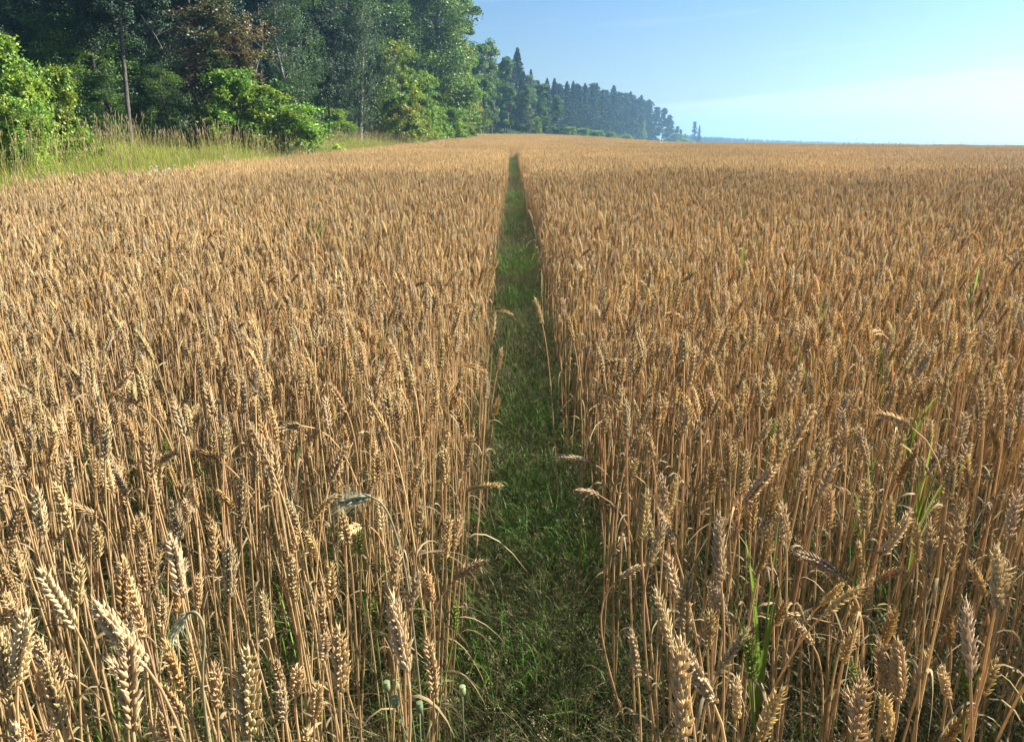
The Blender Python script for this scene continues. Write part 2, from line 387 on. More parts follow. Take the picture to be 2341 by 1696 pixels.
# points -> instances (geometry nodes), one object per mass
def scatter(name, meshes, pos, idx, rot, scl, label, cat):
    col = bpy.data.collections.new(name + '_sources')
    for i, me in enumerate(meshes):
        col.objects.link(bpy.data.objects.new('%s_source_%03d' % (name, i), me))
    me = bpy.data.meshes.new(name); pos = np.asarray(pos, np.float32); n = len(pos)
    me.vertices.add(n); me.vertices.foreach_set('co', pos.ravel())
    a = me.attributes.new('pick', 'INT', 'POINT'); a.data.foreach_set('value', np.asarray(idx, np.int32))
    a = me.attributes.new('rot', 'FLOAT_VECTOR', 'POINT'); a.data.foreach_set('vector', np.asarray(rot, np.float32).ravel())
    a = me.attributes.new('scl', 'FLOAT_VECTOR', 'POINT'); a.data.foreach_set('vector', np.asarray(scl, np.float32).ravel())
    o = link(name, me); g = bpy.data.node_groups.new(name, 'GeometryNodeTree')
    g.interface.new_socket('Geometry', in_out='INPUT', socket_type='NodeSocketGeometry'); g.interface.new_socket('Geometry', in_out='OUTPUT', socket_type='NodeSocketGeometry')
    gi = g.nodes.new('NodeGroupInput'); go = g.nodes.new('NodeGroupOutput'); ci = g.nodes.new('GeometryNodeCollectionInfo'); ip = g.nodes.new('GeometryNodeInstanceOnPoints')
    ci.inputs['Collection'].default_value = col; ci.inputs['Separate Children'].default_value = True; ci.inputs['Reset Children'].default_value = True
    def at(nm, ty):
        x = g.nodes.new('GeometryNodeInputNamedAttribute'); x.data_type = ty; x.inputs['Name'].default_value = nm; return x.outputs['Attribute']
    L = g.links.new
    L(gi.outputs[0], ip.inputs['Points']); L(ci.outputs[0], ip.inputs['Instance']); ip.inputs['Pick Instance'].default_value = True
    L(at('pick', 'INT'), ip.inputs['Instance Index']); L(at('rot', 'FLOAT_VECTOR'), ip.inputs['Rotation']); L(at('scl', 'FLOAT_VECTOR'), ip.inputs['Scale'])
    L(ip.outputs[0], go.inputs[0])
    md = o.modifiers.new('scatter', 'NODES'); md.node_group = g
    tag(o, label, cat, kind='stuff')
    return o

# --- the ears one can pick out in front: (base px, base py, tip px, tip py, tone) in the photograph
SPECIAL = [
 (172,1432,102,1292,'pale'),(335,1525,220,1369,'pale'),(303,1669,275,1479,'golden'),(176,1555,76,1487,'pale'),(144,1661,106,1508,'golden'),(415,1364,394,1233,'pale'),
 (330,1352,311,1254,'golden'),(303,1390,267,1280,'golden'),(159,1212,140,1097,'golden'),(256,1123,229,1025,'pale'),(551,1208,551,1093,'golden'),(572,1686,565,1480,'golden'),
 (614,1466,593,1352,'pale'),(674,1373,661,1263,'golden'),(525,1364,521,1241,'greyish'),(487,1309,479,1199,'golden'),(631,1110,614,1004,'golden'),(419,1631,360,1568,'golden'),
 (356,1123,369,1038,'golden'),(390,1700,372,1640,'golden'),(778,1584,780,1432,'golden'),(740,1440,725,1360,'golden'),(755,1373,764,1271,'golden'),(725,1280,713,1203,'golden'),
 (988,1377,975,1292,'golden'),(1020,1275,1018,1178,'golden'),(1039,1254,1047,1182,'golden'),(1041,1322,1098,1275,'golden'),(1068,1119,1145,1087,'golden'),(1018,1106,1015,1004,'golden'),
 (1066,1076,1073,990,'golden'),(992,1593,984,1470,'golden'),(931,1534,890,1368,'pale'),(946,1136,946,1055,'amber'),(1039,1440,1047,1368,'green'),(971,1432,954,1368,'green'),
 (859,1432,857,1360,'green'),(886,1322,876,1271,'green'),(1467,1233,1475,1123,'golden'),(1369,1131,1323,1110,'pale'),(1344,1055,1272,1032,'greyish'),(1416,1322,1445,1301,'pale'),
 (1458,1546,1450,1449,'greyish'),(1534,1479,1506,1356,'pale'),(1564,1449,1565,1310,'golden'),(1631,1606,1547,1458,'pale'),(1564,1691,1562,1490,'golden'),(1648,1335,1631,1191,'pale'),
 (1525,1182,1542,1085,'golden'),(1688,1216,1686,1153,'amber'),(1695,1131,1699,1030,'golden'),(1701,1153,1771,1064,'golden'),(1915,1313,1830,1250,'greyish'),(1970,1326,1964,1237,'golden'),
 (1945,1411,1991,1322,'golden'),(1877,1381,1919,1313,'golden'),(1928,1513,1936,1424,'golden'),(2021,1580,2013,1445,'golden'),(2055,1602,2059,1462,'golden'),(2034,1695,2025,1585,'golden'),
 (2097,1288,2102,1199,'golden'),(2116,1263,2148,1241,'amber'),(2017,1267,2085,1174,'pale'),(2165,1144,2157,1034,'golden'),(2212,1119,2199,1030,'golden'),(2220,1093,2275,1085,'golden'),
 (2051,1102,2093,1025,'amber'),(2174,1475,2174,1398,'amber'),(2102,1568,2136,1500,'golden'),(2169,1597,2148,1525,'pale'),(2208,1593,2212,1449,'green'),(1720,1555,1716,1441,'green'),
 (1686,1644,1678,1555,'pale'),(1737,1695,1763,1563,'golden'),(1852,1411,1805,1407,'pale'),(1856,1470,1833,1436,'pale'),(2241,1593,2280,1513,'golden'),(2161,1695,2216,1614,'amber'),
 (1896,1208,1898,1114,'golden'),(1975,1212,1979,1097,'golden'),(2004,1326,2036,1309,'amber'),(2025,1080,2025,1000,'golden'),(2280,1394,2275,1254,'pale'),(720,1640,730,1560,'golden'),
 (40,1560,60,1400,'pale'),(650,1620,640,1500,'golden'),(20,1250,40,1150,'golden') ]
TONE = dict(golden=GOLD, pale=PALE, amber=AMBER, green=GREEN, greyish=GREY)
heroes = []      # dicts with root, x, y, z of the ear, tone, tilt
def add_hero(x, y, z, stem, ear, leaves, rot, scl, info):
    root = bpy.data.objects.new('wheat_stalk', None); C.objects.link(root); root.location = (x, y, z); root.rotation_euler = rot; root.scale = scl
    root.empty_display_size = .05
    for nm, me in [('stem', stem), ('ear', ear)] + [('leaf', m_) for m_ in leaves]:
        o = bpy.data.objects.new(nm, me); C.objects.link(o); o.parent = root
    info['root'] = root; heroes.append(info)
rng = np.random.default_rng(5)
spec_xy = []
for (bx, by, tx, ty, tone) in SPECIAL:
    r0 = np.array([ray(bx, by)[0], 1, ray(bx, by)[1]]); r1 = np.array([ray(tx, ty)[0], 1, ray(tx, ty)[1]])
    dd = np.linalg.norm(r1 - r0); L = .086 if tone != 'green' else .065
    D = L / dd; zmin, zmax = .62, .97
    if tone == 'green': zmin, zmax = .5, .8
    D = min(max(D, (CAM_Z - zmax) / -r0[2]), (CAM_Z - zmin) / -r0[2])
    D = max(D, .42)
    P0 = r0 * D + np.array([0, 0, CAM_Z]); P1 = r1 * D + np.array([0, 0, CAM_Z]); dv = P1 - P0; L2 = min(max(np.linalg.norm(dv), .05), .105)
    dv = nrm(dv) + np.array([0, rng.normal(0, .12), 0]); dv = nrm(dv)
    W = rng.uniform(1.05, 1.3) if tone != 'green' else .85
    foot = np.array([P0[0] - dv[0] * .07 + rng.normal(0, .015), P0[1] - dv[1] * .07 + rng.normal(0, .02), -.02])
    # keep feet out of the wheel track
    hw = float(track_hw(P0[1]))
    if abs(foot[0] - TRACK_C) < hw and (by < 1500 or bx < 1200): foot[0] = TRACK_C + math.copysign(hw + .02, P0[0] - TRACK_C)
    st, er, lv = make_stalk(P0, dv, L2, rng, TONE[tone] * rng.uniform(.92, 1.08), W, foot=foot, stemcol=np.array([.26, .27, .10]) if tone == 'green' else None, droop=.35 if dv[2] < .75 else .0)
    f = np.array([foot[0], foot[1], 0])
    for m_ in [st, er] + lv: m_.v = [v - f for v in m_.v]
    c = P0 + dv * L2 / 2
    add_hero(foot[0], foot[1], 0, st.mesh('stem', m_wheat, True), er.mesh('ear', m_wheat, True), [m_.mesh('leaf', m_wheat, True) for m_ in lv], (0, 0, 0), (1, 1, 1),
             dict(p=c, tone=tone, dv=dv, L=L2))
    spec_xy.append(c)
spec_xy = np.array(spec_xy)

# --- every other stalk near the camera
rng = np.random.default_rng(21)
g = 1 / math.sqrt(DENS)
xs = np.arange(-16, 16, g); ys = np.arange(-1.6, 13, g); X, Y = np.meshgrid(xs, ys, indexing='ij')
X = (X + rng.uniform(-.5, .5, X.shape) * g * 1.3).ravel(); Y = (Y + rng.uniform(-.5, .5, Y.shape) * g * 1.3).ravel()
keep = np.abs(X) < .80 * Y + 1.9
xs2 = np.arange(-1.3, 1.5, g); ys2 = np.arange(13, 74, g); X2, Y2 = np.meshgrid(xs2, ys2, indexing='ij')
X2 = (X2 + rng.uniform(-.6, .6, X2.shape) * g).ravel(); Y2 = (Y2 + rng.uniform(-.6, .6, Y2.shape) * g).ravel()
X = np.concatenate([X[keep], X2]); Y = np.concatenate([Y[keep], Y2])
hw = track_hw(Y); tcx = track_c(Y); edgej = rng.normal(0, .04, len(X))
far = Y > 62
keep = (np.abs(X - tcx) > hw + edgej) | far
keep &= X > boundary(Y) + rng.normal(0, .35, len(X))
dcam = np.sqrt(X ** 2 + Y ** 2)
keep &= (dcam > .44) & ~((Y < .35) & (np.abs(X) < .5))
# thin patches where the soil and weeds show through
thin = (np.sin(X * 2.1 + 1.3) * np.sin(Y * 1.7 + .4) + .6 * np.sin(X * 4.7 + Y * 3.1))
keep &= rng.random(len(X)) > np.clip(.18 + .24 * thin + .12 * (dcam < 1.6), 0, .62) * (1 - sstep(6, 12, Y))
X, Y = X[keep], Y[keep]; n = len(X)
pr = np.array([(.55 if v['th'] <= 20 else (.14 if v['th'] < 40 else .06)) if v['tone'] != 'green' else .07 for v in VAR]); pr /= pr.sum()
idx = rng.choice(NV, n, p=pr)
rotz = rng.uniform(0, 2 * math.pi, n)
rx = rng.normal(0, .045, n); ry = rng.normal(-.035, .05, n)
hs = rng.normal(.985, .085, n) + .03 * np.sin(X * .9) * np.sin(Y * .7); hs = np.clip(hs, .62, 1.13)
Z = terrain(X, Y)
ztop = np.array([v['h'] for v in VAR])[idx] * hs
# room for the picked-out ears: nothing taller just in front of them
ex, ey = X.copy(), Y.copy()
pxs, pys = project(ex, ey, Z + ztop + .04)
sp_x, sp_y = project(spec_xy[:, 0], spec_xy[:, 1], spec_xy[:, 2])
drop = np.zeros(n, bool)
near = np.where(dcam[keep] < 2.2)[0]
for i in near:
    dpx = np.abs(pxs[i] - sp_x); dpy = np.abs(pys[i] - sp_y)
    if np.any((dpx < 30) & (dpy < 85) & (Y[i] < spec_xy[:, 1] + .05)): drop[i] = True
pxs2, pys2 = project(ex, ey, Z + ztop)
okm = ~drop
X, Y, Z, idx, rotz, rx, ry, hs, pxs, pys, ztop = [a[okm] for a in (X, Y, Z, idx, rotz, rx, ry, hs, pxs, pys, ztop)]
n = len(X)
infr = (pxs > 10) & (pxs < SRC_W - 10) & (pys > 0) & (pys < SRC_H - 15) & (Y > .3)
order = np.argsort(np.where(infr, np.sqrt(X ** 2 + Y ** 2 + .25), 1e9))
NH = 300 - len(heroes)
hid = order[:NH]; rest = np.ones(n, bool); rest[hid] = False
for i in hid:
    v = VAR[idx[i]]; rz = float(rotz[i]); c, s = math.cos(rz), math.sin(rz); dv = v['dv']; dw = np.array([c * dv[0] - s * dv[1], s * dv[0] + c * dv[1], dv[2]])
    t = v['top']; tw = np.array([X[i] + c * t[0] - s * t[1], Y[i] + s * t[0] + c * t[1], Z[i] + t[2] * hs[i]])
    add_hero(X[i], Y[i], Z[i], v['stem'], v['ear'], v['leaves'], (float(rx[i]), float(ry[i]), rz), (1, 1, float(hs[i])), dict(p=tw, tone=v['tone'], dv=dw, L=v['L']))
meshes = [v['joined'] for v in VAR] + LOWM; NM = len(meshes)
farst = Y > 13; idx = np.where(farst, NV + rng.integers(0, 26, n), idx)
# --- squares of wheat beyond
sq = [wheat_patch(100 + k) for k in range(6)]
P = []
for xx in np.concatenate([np.arange(1.5 + .5, 190, 1.0), np.arange(-1.3 - .5, -15, -1.0)]):
    yy = np.arange(13.5, 290, 1.0)
    for y0 in yy:
        a = math.atan2(xx, y0); D = math.hypot(xx, y0)
        if abs(a) > .72: continue
        w = float(sstep(.02, .26, a)); Rc = 135 * (1 - w) + 52 * w
        if D > Rc * 1.35 + 6: break
        if xx < float(boundary(y0)) + .2: continue
        P.append((xx, y0))
for y0 in np.arange(74.5, 175, 1.0):
    for xx in (-.8, .2, 1.0): P.append((xx, y0))
P = np.array(P); npch = len(P); rg = np.random.default_rng(3)
Pz = terrain(P[:, 0], P[:, 1])
prot = np.zeros((npch, 3)); prot[:, 2] = rg.integers(0, 4, npch) * math.pi / 2
psc = np.ones((npch, 3)); psc[:, 2] = rg.normal(1.0, .02, npch) + .025 * np.sin(P[:, 0] * .35) * np.sin(P[:, 1] * .21)
pos = np.concatenate([np.stack([X, Y, Z], 1)[rest], np.column_stack([P, Pz])])
rot = np.concatenate([np.stack([rx, ry, rotz], 1)[rest], prot])
scl = np.concatenate([np.stack([np.ones(n), np.ones(n), hs], 1)[rest], psc])
pick = np.concatenate([idx[rest], NM + rg.integers(0, 6, npch)])
print('stalks', rest.sum(), 'squares', npch)
scatter('wheat', meshes + sq, pos, pick, rot, scl, 'ripe golden wheat crop filling the field to the horizon', 'wheat')

# --- labels: tone, posture and size first, then where it stands
def posture(dv):
    if dv[2] < .1: return 'hanging its head over'
    if dv[2] < .72: return 'bowing to the right' if dv[0] > .2 else ('bowing to the left' if dv[0] < -.2 else 'bowing away')
    if dv[0] > .16: return 'leaning right'
    if dv[0] < -.16: return 'leaning left'
    return 'standing upright'
def zone(px, py):
    if py > 1250: d = 'in the nearest wheat'
    elif py > 1000: d = 'a little way into the wheat'
    else: d = 'deeper in the wheat'
    if px < 300: w = 'by the left border'
    elif px < 640: w = 'far left of the track'
    elif px < 880: w = 'left of the track'
    elif px < 1180: w = 'at the left track edge'
    elif px < 1520: w = 'at the right track edge'
    elif px < 1860: w = 'around the green shoot'
    elif px < 2100: w = 'right of the green shoot'
    else: w = 'by the right border'
    return d, w
lab = {}
for h in heroes:
    px, py = project(*h['p']); h['px'] = float(px); h['py'] = float(py)
    size = 'long' if h['L'] > .084 else ('short' if h['L'] < .07 else 'mid-sized')
    d_, w_ = zone(px, py); h['key'] = (size, h['tone'], posture(h['dv']), d_, w_); lab.setdefault(h['key'], []).append(h)
ORD = ['leftmost', 'second from left', 'third from left', 'fourth from left', 'fifth from left', 'sixth from left', 'seventh from left', 'eighth from left', 'ninth from left', 'tenth from left']
for k, hsn in lab.items():
    hsn.sort(key=lambda h: h['px'])
    for j, h in enumerate(hsn):
        size, tone, post, d_, w_ = k
        if len(hsn) > 1: post = post.replace('standing ', '').replace('hanging its head over', 'hanging over')
        near_ = {'in the nearest wheat': 'nearest rows', 'a little way into the wheat': 'middle rows', 'deeper in the wheat': 'farther rows'}[d_]
        s = '%s %s ear %s %s, %s' % (size, tone, post, w_, near_)
    
        if len(hsn) > 1: s += ', ' + ORD[min(j, 9)]
        h['root']['label'] = s; h['root']['category'] = 'wheat stalk'; h['root']['group'] = 'wheat stalks in the front of the field'

# ------------------------------------------------------------------ grass in the wheel track and under the crop
def blade(mb, rng, x, y, h, w, col, lean=.5, n=5):
    a = rng.uniform(0, 6.28); hd = np.array([math.cos(a), math.sin(a), 0]); l = rng.uniform(.1, lean) * h * 1.3
    p = np.array([x, y, 0.0]); pts = bez(p, p + np.array([0, 0, h * .5]) + hd * l * .1, p + np.array([0, 0, h * .95]) + hd * l * .5, p + np.array([0, 0, h * rng.uniform(.6, 1.0)]) + hd * l, n)
    wid = w * np.linspace(1, .08, n) ** .7; s = np.cross(hd, [0, 0, 1]); s = s / np.linalg.norm(s); a2 = rng.uniform(-1, 1); s = nrm(s + hd * a2)
    V = np.empty((2 * n, 3)); V[0::2] = pts - s * wid[:, None] / 2; V[1::2] = pts + s * wid[:, None] / 2
    q = [(2 * i, 2 * i + 1, 2 * i + 3, 2 * i + 2) for i in range(n - 1)]
    mb.add(V, q, None, col); return pts
def panicle(mb, rng, x, y, h, col, seedcol, spread=.03, nb=9, stemw=.0008):
    pts = blade(mb, rng, x, y, h, stemw, col, .35); top = pts[-1]; d = nrm(pts[-1] - pts[-2])
    for k in range(nb):
        f = rng.uniform(0, .28) * h; b = pts[-1] - d * f * .9; a = rng.uniform(0, 6.28); o = np.array([math.cos(a), math.sin(a), rng.uniform(.2, 1.2)]) * spread * (.4 + f / (.28 * h)) * rng.uniform(.5, 1.2)
        e = b + o; s = nrm(np.cross(o, [0, 0, 1]) + 1e-6) * .0004
        mb.add([b - s, b + s, e], None, [(0, 1, 2)], col)
        for m_ in range(3):
            c = b + o * rng.uniform(.5, 1.0) + rng.normal(0, .003, 3); r = rng.uniform(.0010, .0019); u, w, dd = frame(o)
            mb.add([c - dd * r * 2, c + u * r, c + w * r, c + dd * r * 2], None, [(0, 1, 2), (1, 3, 2), (0, 2, 3), (0, 3, 1)], seedcol * rng.uniform(.8, 1.2))
G1 = np.array([.034, .060, .013]); G2 = np.array([.075, .115, .024]); G3 = np.array([.26, .23, .09]); BR = np.array([.10, .26, .025])
def turf(seed, nb, hmin, hmax, bright=0, pan=20, size=.5, dry=.2):
    rng = np.random.default_rng(seed); mb = MB()
    for k in range(nb):
        x, y = rng.uniform(-size / 2, size / 2, 2); c = G1 * rng.uniform(.7, 1.3) if rng.random() < .6 else G2 * rng.uniform(.7, 1.2)
        if rng.random() < dry: c = G3 * rng.uniform(.6, 1.1)
        blade(mb, rng, x, y, rng.uniform(hmin, hmax) * (1.5 if rng.random() < .2 else 1), rng.uniform(.0012, .0028), c, 1.1)
    for k in range(bright):
        x, y = rng.normal(0, size / 5, 2); blade(mb, rng, x, y, rng.uniform(.16, .36), rng.uniform(.0025, .005), BR * rng.uniform(.6, 1.2), .7, 6)
    for k in range(pan):
        x, y = rng.uniform(-size / 2, size / 2, 2)
        blade(mb, rng, x, y, rng.uniform(hmax, hmax * 2.0), rng.uniform(.0009, .0016), G3 * rng.uniform(.45, 1.0), 1.5, 7)
        panicle(mb, rng, x, y, rng.uniform(hmax * .8, hmax * 1.6), G3 * .8, np.array([.36, .33, .17]))
    return mb.mesh('turf', m_grass)
tr = [turf(31 + k, 600, .07, .24, 10, 40) for k in range(4)] + [turf(41 + k, 480, .07, .24, 190, 20) for k in range(3)] + [turf(51 + k, 240, .04, .22, 6, 12, dry=.4) for k in range(3)]
rg = np.random.default_rng(8); T = []
for y0 in np.arange(-1.5, 62, .2):
    for x0 in (-.15, .05, .25) if y0 < 8 else (-.2, .05, .3):
        x1 = float(track_c(y0)) - TRACK_C + x0 + rg.normal(0, .05); y1 = y0 + rg.normal(0, .06)
        br = (abs(x1 - .05) < .17) and ((1.4 < y1 < 3.4 and rg.random() < .75) or (y1 >= 3.4 and rg.random() < .4) or (.7 < y1 <= 1.4 and rg.random() < .3))
        far = float(sstep(3, 12, y1))
        T.append((x1, y1, rg.integers(4, 7) if br else rg.integers(0, 4), rg.uniform(.75, 1.2) * (.55 if not br else .7) * (1 + .35 * far)))
for k in range(1500):                                    # weeds under the near crop
    y1 = rg.uniform(-.5, 9); x1 = rg.uniform(-1, 1) * (.75 * max(y1, 0) + 1.2)
    if x1 < float(boundary(y1)): continue
    T.append((x1, y1, rg.integers(7, 10), rg.uniform(.5, 1.0)))
T = np.array(T); rt = np.zeros((len(T), 3)); rt[:, 2] = rg.uniform(0, 6.28, len(T))
sc3 = np.stack([.6 + .4 * T[:, 3], .6 + .4 * T[:, 3], T[:, 3] * 1.25], 1)
scatter('grass', tr, np.column_stack([T[:, 0], T[:, 1], terrain(T[:, 0], T[:, 1])]), T[:, 2].astype(int), rt, sc3, 'fine green grass growing in the wheel track and between the stalks', 'grass')

# ------------------------------------------------------------------ verge: tall meadow grass between crop and wood
V1 = np.array([.25, .28, .028]); V2 = np.array([.34, .33, .06]); V3 = np.array([.12, .21, .025]); SEED = np.array([.36, .27, .15])
def meadow(seed, nb, hmin, hmax, heads):
    rng = np.random.default_rng(seed); mb = MB()
    for k in range(nb):
        x, y = rng.uniform(-.55, .55, 2); c = [V1, V2, V3][rng.choice(3, p=[.45, .3, .25])] * rng.uniform(.75, 1.25)
        blade(mb, rng, x, y, rng.uniform(hmin, hmax), rng.uniform(.003, .007), c, .45)
    for k in range(heads):
        x, y = rng.uniform(-.5, .5, 2); hh_ = rng.uniform(hmax, hmax * 1.4); d = nrm([rng.normal(-.1, .12), rng.normal(0, .12), 1]); b_ = np.array([x, y, 0]); e_ = b_ + d * hh_; tube(mb, [b_, b_ + d * hh_ * .5 + [0, 0, .01], e_], [.0022, .002, .0015], 3, V2)
        d = nrm(d + [rng.normal(0, .12), 0, 0]); tube(mb, [e_, e_ + d * .05, e_ + d * .11, e_ + d * .16], [.002, .007, .006, .001], 4, SEED * rng.uniform(.7, 1.2))
    return mb.mesh('meadow', m_grass)
md = [meadow(61 + k, 480, .5, 1.05, 8) for k in range(3)] + [meadow(71 + k, 420, .7, 1.25, 24) for k in range(2)]
Q = []
rg = np.random.default_rng(17)
for y0 in np.arange(3, 175, .8):
    b = float(boundary(y0))
    wdt = float(np.interp(y0, [5, 20, 45, 80, 120, 175], [11, 9, 7, 5, 5, 5]))
    for x0 in np.arange(b + .2, b - wdt, -.8):
        if math.atan2(-x0, y0) > .85: continue
        Q.append((x0 + rg.normal(0, .15), y0 + rg.normal(0, .15), rg.integers(0, 3) if rg.random() < .82 else rg.integers(3, 5), rg.uniform(.7, .98) * (.85 if b - x0 < 2 else 1.0)))
Q = np.array(Q); rt = np.zeros((len(Q), 3)); rt[:, 2] = rg.uniform(0, 6.28, len(Q))
scatter('meadow_grass', md, np.column_stack([Q[:, 0], Q[:, 1], terrain(Q[:, 0], Q[:, 1])]), Q[:, 2].astype(int), rt, np.stack([Q[:, 3]] * 3, 1),
        'tall yellow-green grass with seed heads along the edge of the wood', 'tall grass')

# ------------------------------------------------------------------ trees
def leaf_quads(mb, c, size, col, rng, flat=.0, asp=1.6, droop=0.0):
    n = len(c); a = nrm(rng.normal(0, 1, (n, 3))); a[:, 2] = a[:, 2] * (1 - flat) - droop; a = nrm(a)
    b = nrm(np.cross(a, nrm(rng.normal(0, 1, (n, 3))))); s = size[:, None] if np.ndim(size) else size
    V = np.stack([c - a * s * asp / 2, c + b * s * .45, c + a * s * asp / 2, c - b * s * .45], 1)
    q = np.arange(4 * n).reshape(n, 4); mb.add(V.reshape(-1, 3), q, None, np.repeat(col, 4, axis=0))
def limb(mb, p0, p1, r0, r1, rng, n=5, col=(1, 1, 1)):
    t = np.linspace(0, 1, n)[:, None]; d = p1 - p0; j = rng.normal(0, .05 * np.linalg.norm(d), (n, 3)); j[0] = 0; j[-1] = 0
    tube(mb, p0 + d * t + j + np.array([0, 0, 1]) * np.sin(t * math.pi) * .08 * np.linalg.norm(d), np.linspace(r0, r1, n), 5, col)
def tree_broad(seed, H, Rr, base, nclump, nleaf, lsize, cols, birch=False, trunk_r=.2, low=.8, stems=1, mat=None, cs=1.0, spray=False):
    """tapered trunk with limbs and a crown of leaf clumps; returns (trunk mesh, crown mesh)"""
    rng = np.random.default_rng(seed); T = MB(); L = MB()
    ax = []
    for s in range(stems):
        o = np.array([rng.normal(0, .15) * (stems > 1), rng.normal(0, .15) * (stems > 1), -.2]); lean = rng.normal(0, .06, 2) * (1 + 2 * (stems > 1))
        pts = np.array([o + np.array([lean[0] * H * t + rng.normal(0, .012) * H * t, lean[1] * H * t + rng.normal(0, .012) * H * t, (H * .93 + .2) * t]) for t in np.linspace(0, 1, 9)])
        tube(T, pts, trunk_r / math.sqrt(stems) * np.linspace(1.1, .12, 9) ** .9, 8, (1, 1, 1)); ax.append(pts)
    cen = []
    for k in range(nclump):
        for _ in range(60):
            z = rng.uniform(base, H); t = (z - base) / (H - base); env = Rr * math.sqrt(max(0, 1 - (2 * (t ** low) - 1) ** 2)) * (.75 + .25 * math.sin(3 * t * 6 + seed)) + .05 * Rr
            a = rng.uniform(0, 6.28); env *= .82 + .22 * math.sin(a * 3 + seed + t * 5); r = env * math.sqrt(rng.uniform(.12, 1.0))
            p = np.array([math.cos(a) * r, math.sin(a) * r, z])
            if not cen or min(np.linalg.norm(p - q) for q in cen[-25:]) > .16 * Rr: break
        cen.append(p)
    for p in cen:
        pts = ax[rng.integers(len(ax))]; i = int(np.clip((p[2] - np.linalg.norm(p[:2]) * .6) / H * 8, 1, 7)); q = pts[i]
        if rng.random() < .75: limb(T, q, p, trunk_r * .28 * (1 - i / 11), trunk_r * .04, rng)
        ck = cols[rng.integers(len(cols))] * rng.uniform(.8, 1.2)
        m = int(nleaf / nclump * rng.uniform(.6, 1.4)); cr = Rr * rng.uniform(.2, .34) * cs
        if birch:
            ns = max(3, m // 22)
            for s in range(ns):
                st = p + rng.normal(0, 1, 3) * cr * np.array([.6, .6, .35]); ln = rng.uniform(.5, 1.7) * Rr * .35; kk = 22; t = rng.uniform(0, 1, kk)
                sway = rng.normal(0, .1, 2); pt = st + np.stack([sway[0] * t * ln, sway[1] * t * ln, -t * ln], 1) + rng.normal(0, .06, (kk, 3))
                leaf_quads(L, pt, lsize * rng.uniform(.6, 1.25, kk), ck * rng.uniform(.75, 1.25, (kk, 1)), rng, asp=1.3, droop=.5)
        elif spray:
            out = nrm(p - np.array([0, 0, base + (H - base) * .3])); nt = 7; kk = max(4, m // nt)
            for s in range(nt):
                dr_ = nrm(out * .8 + rng.normal(0, .7, 3) + np.array([0, 0, .25])); ln = cr * rng.uniform(.6, 2.1); t = rng.uniform(0, 1, kk); st = p + rng.normal(0, .25, 3) * cr
                pt = st + dr_ * (t * ln)[:, None] + np.array([0, 0, -.35]) * (t * t * ln)[:, None] + rng.normal(0, .035 + lsize * .35, (kk, 3))
                limb(T, st, st + dr_ * ln * .9 + np.array([0, 0, -.25 * ln]), .006, .002, rng, 3)
                leaf_quads(L, pt, lsize * rng.uniform(.5, 1.25, kk) * (1.1 - .4 * t), ck * rng.uniform(.7, 1.3, (kk, 1)), rng, flat=.4, asp=1.5, droop=.25)
        else:
            g = nrm(rng.normal(0, 1, (m, 3))) * (rng.uniform(0, 1, (m, 1)) ** .5) * cr * np.array([1, 1, .7])
            leaf_quads(L, p + g + np.sin(g * 9 + seed) * .1 * cr, lsize * rng.uniform(.55, 1.3, m), ck * rng.uniform(.75, 1.25, (m, 1)), rng, flat=.55, asp=1.4, droop=.15)
    return T.mesh('trunk', mat or (m_birch if birch else m_bark), True), L.mesh('crown', m_leaf)
def tree_spruce(seed, H, Rr, base, col):
    rng = np.random.default_rng(seed); T = MB(); L = MB()
    tube(T, [(0, 0, -.3), (0, 0, H * .5), (0, 0, H * .97)], [.18, .1, .015], 7)
    z = base
    while z < H * .985:
        t = (z - base) / (H - base); r = Rr * (1 - t) ** .8 * rng.uniform(.8, 1.12) + .06; nb = rng.integers(6, 9); a0 = rng.uniform(0, 6.28)
        for k in range(nb):
            a = a0 + k * 6.283 / nb + rng.normal(0, .15); rr = r * rng.uniform(.7, 1.15); hd = np.array([math.cos(a), math.sin(a), 0]); s = np.array([-math.sin(a), math.cos(a), 0])
            m = max(5, int(rr * 22)); u = rng.uniform(.08, 1, m)[:, None]; dz = -.34 * rr * u + .22 * rr * u ** 3
            c = np.array([0, 0, z]) + hd * rr * u + s * rng.normal(0, 1, (m, 1)) * (.22 * rr * (1.05 - u)) ; c[:, 2:] += dz + rng.normal(0, .05, (m, 1)) - .08
            leaf_quads(L, c, rng.uniform(.16, .30, m), col * rng.uniform(.7, 1.25, (m, 1)), rng, asp=1.7, droop=.35)
            limb(T, np.array([0, 0, z]), np.array([0, 0, z - .12 * rr]) + hd * rr * .8, .02, .005, rng, 3)
        z += rng.uniform(.28, .48) * (1 if t < .8 else .6)
    return T.mesh('trunk', m_bark, True), L.mesh('crown', m_needle)
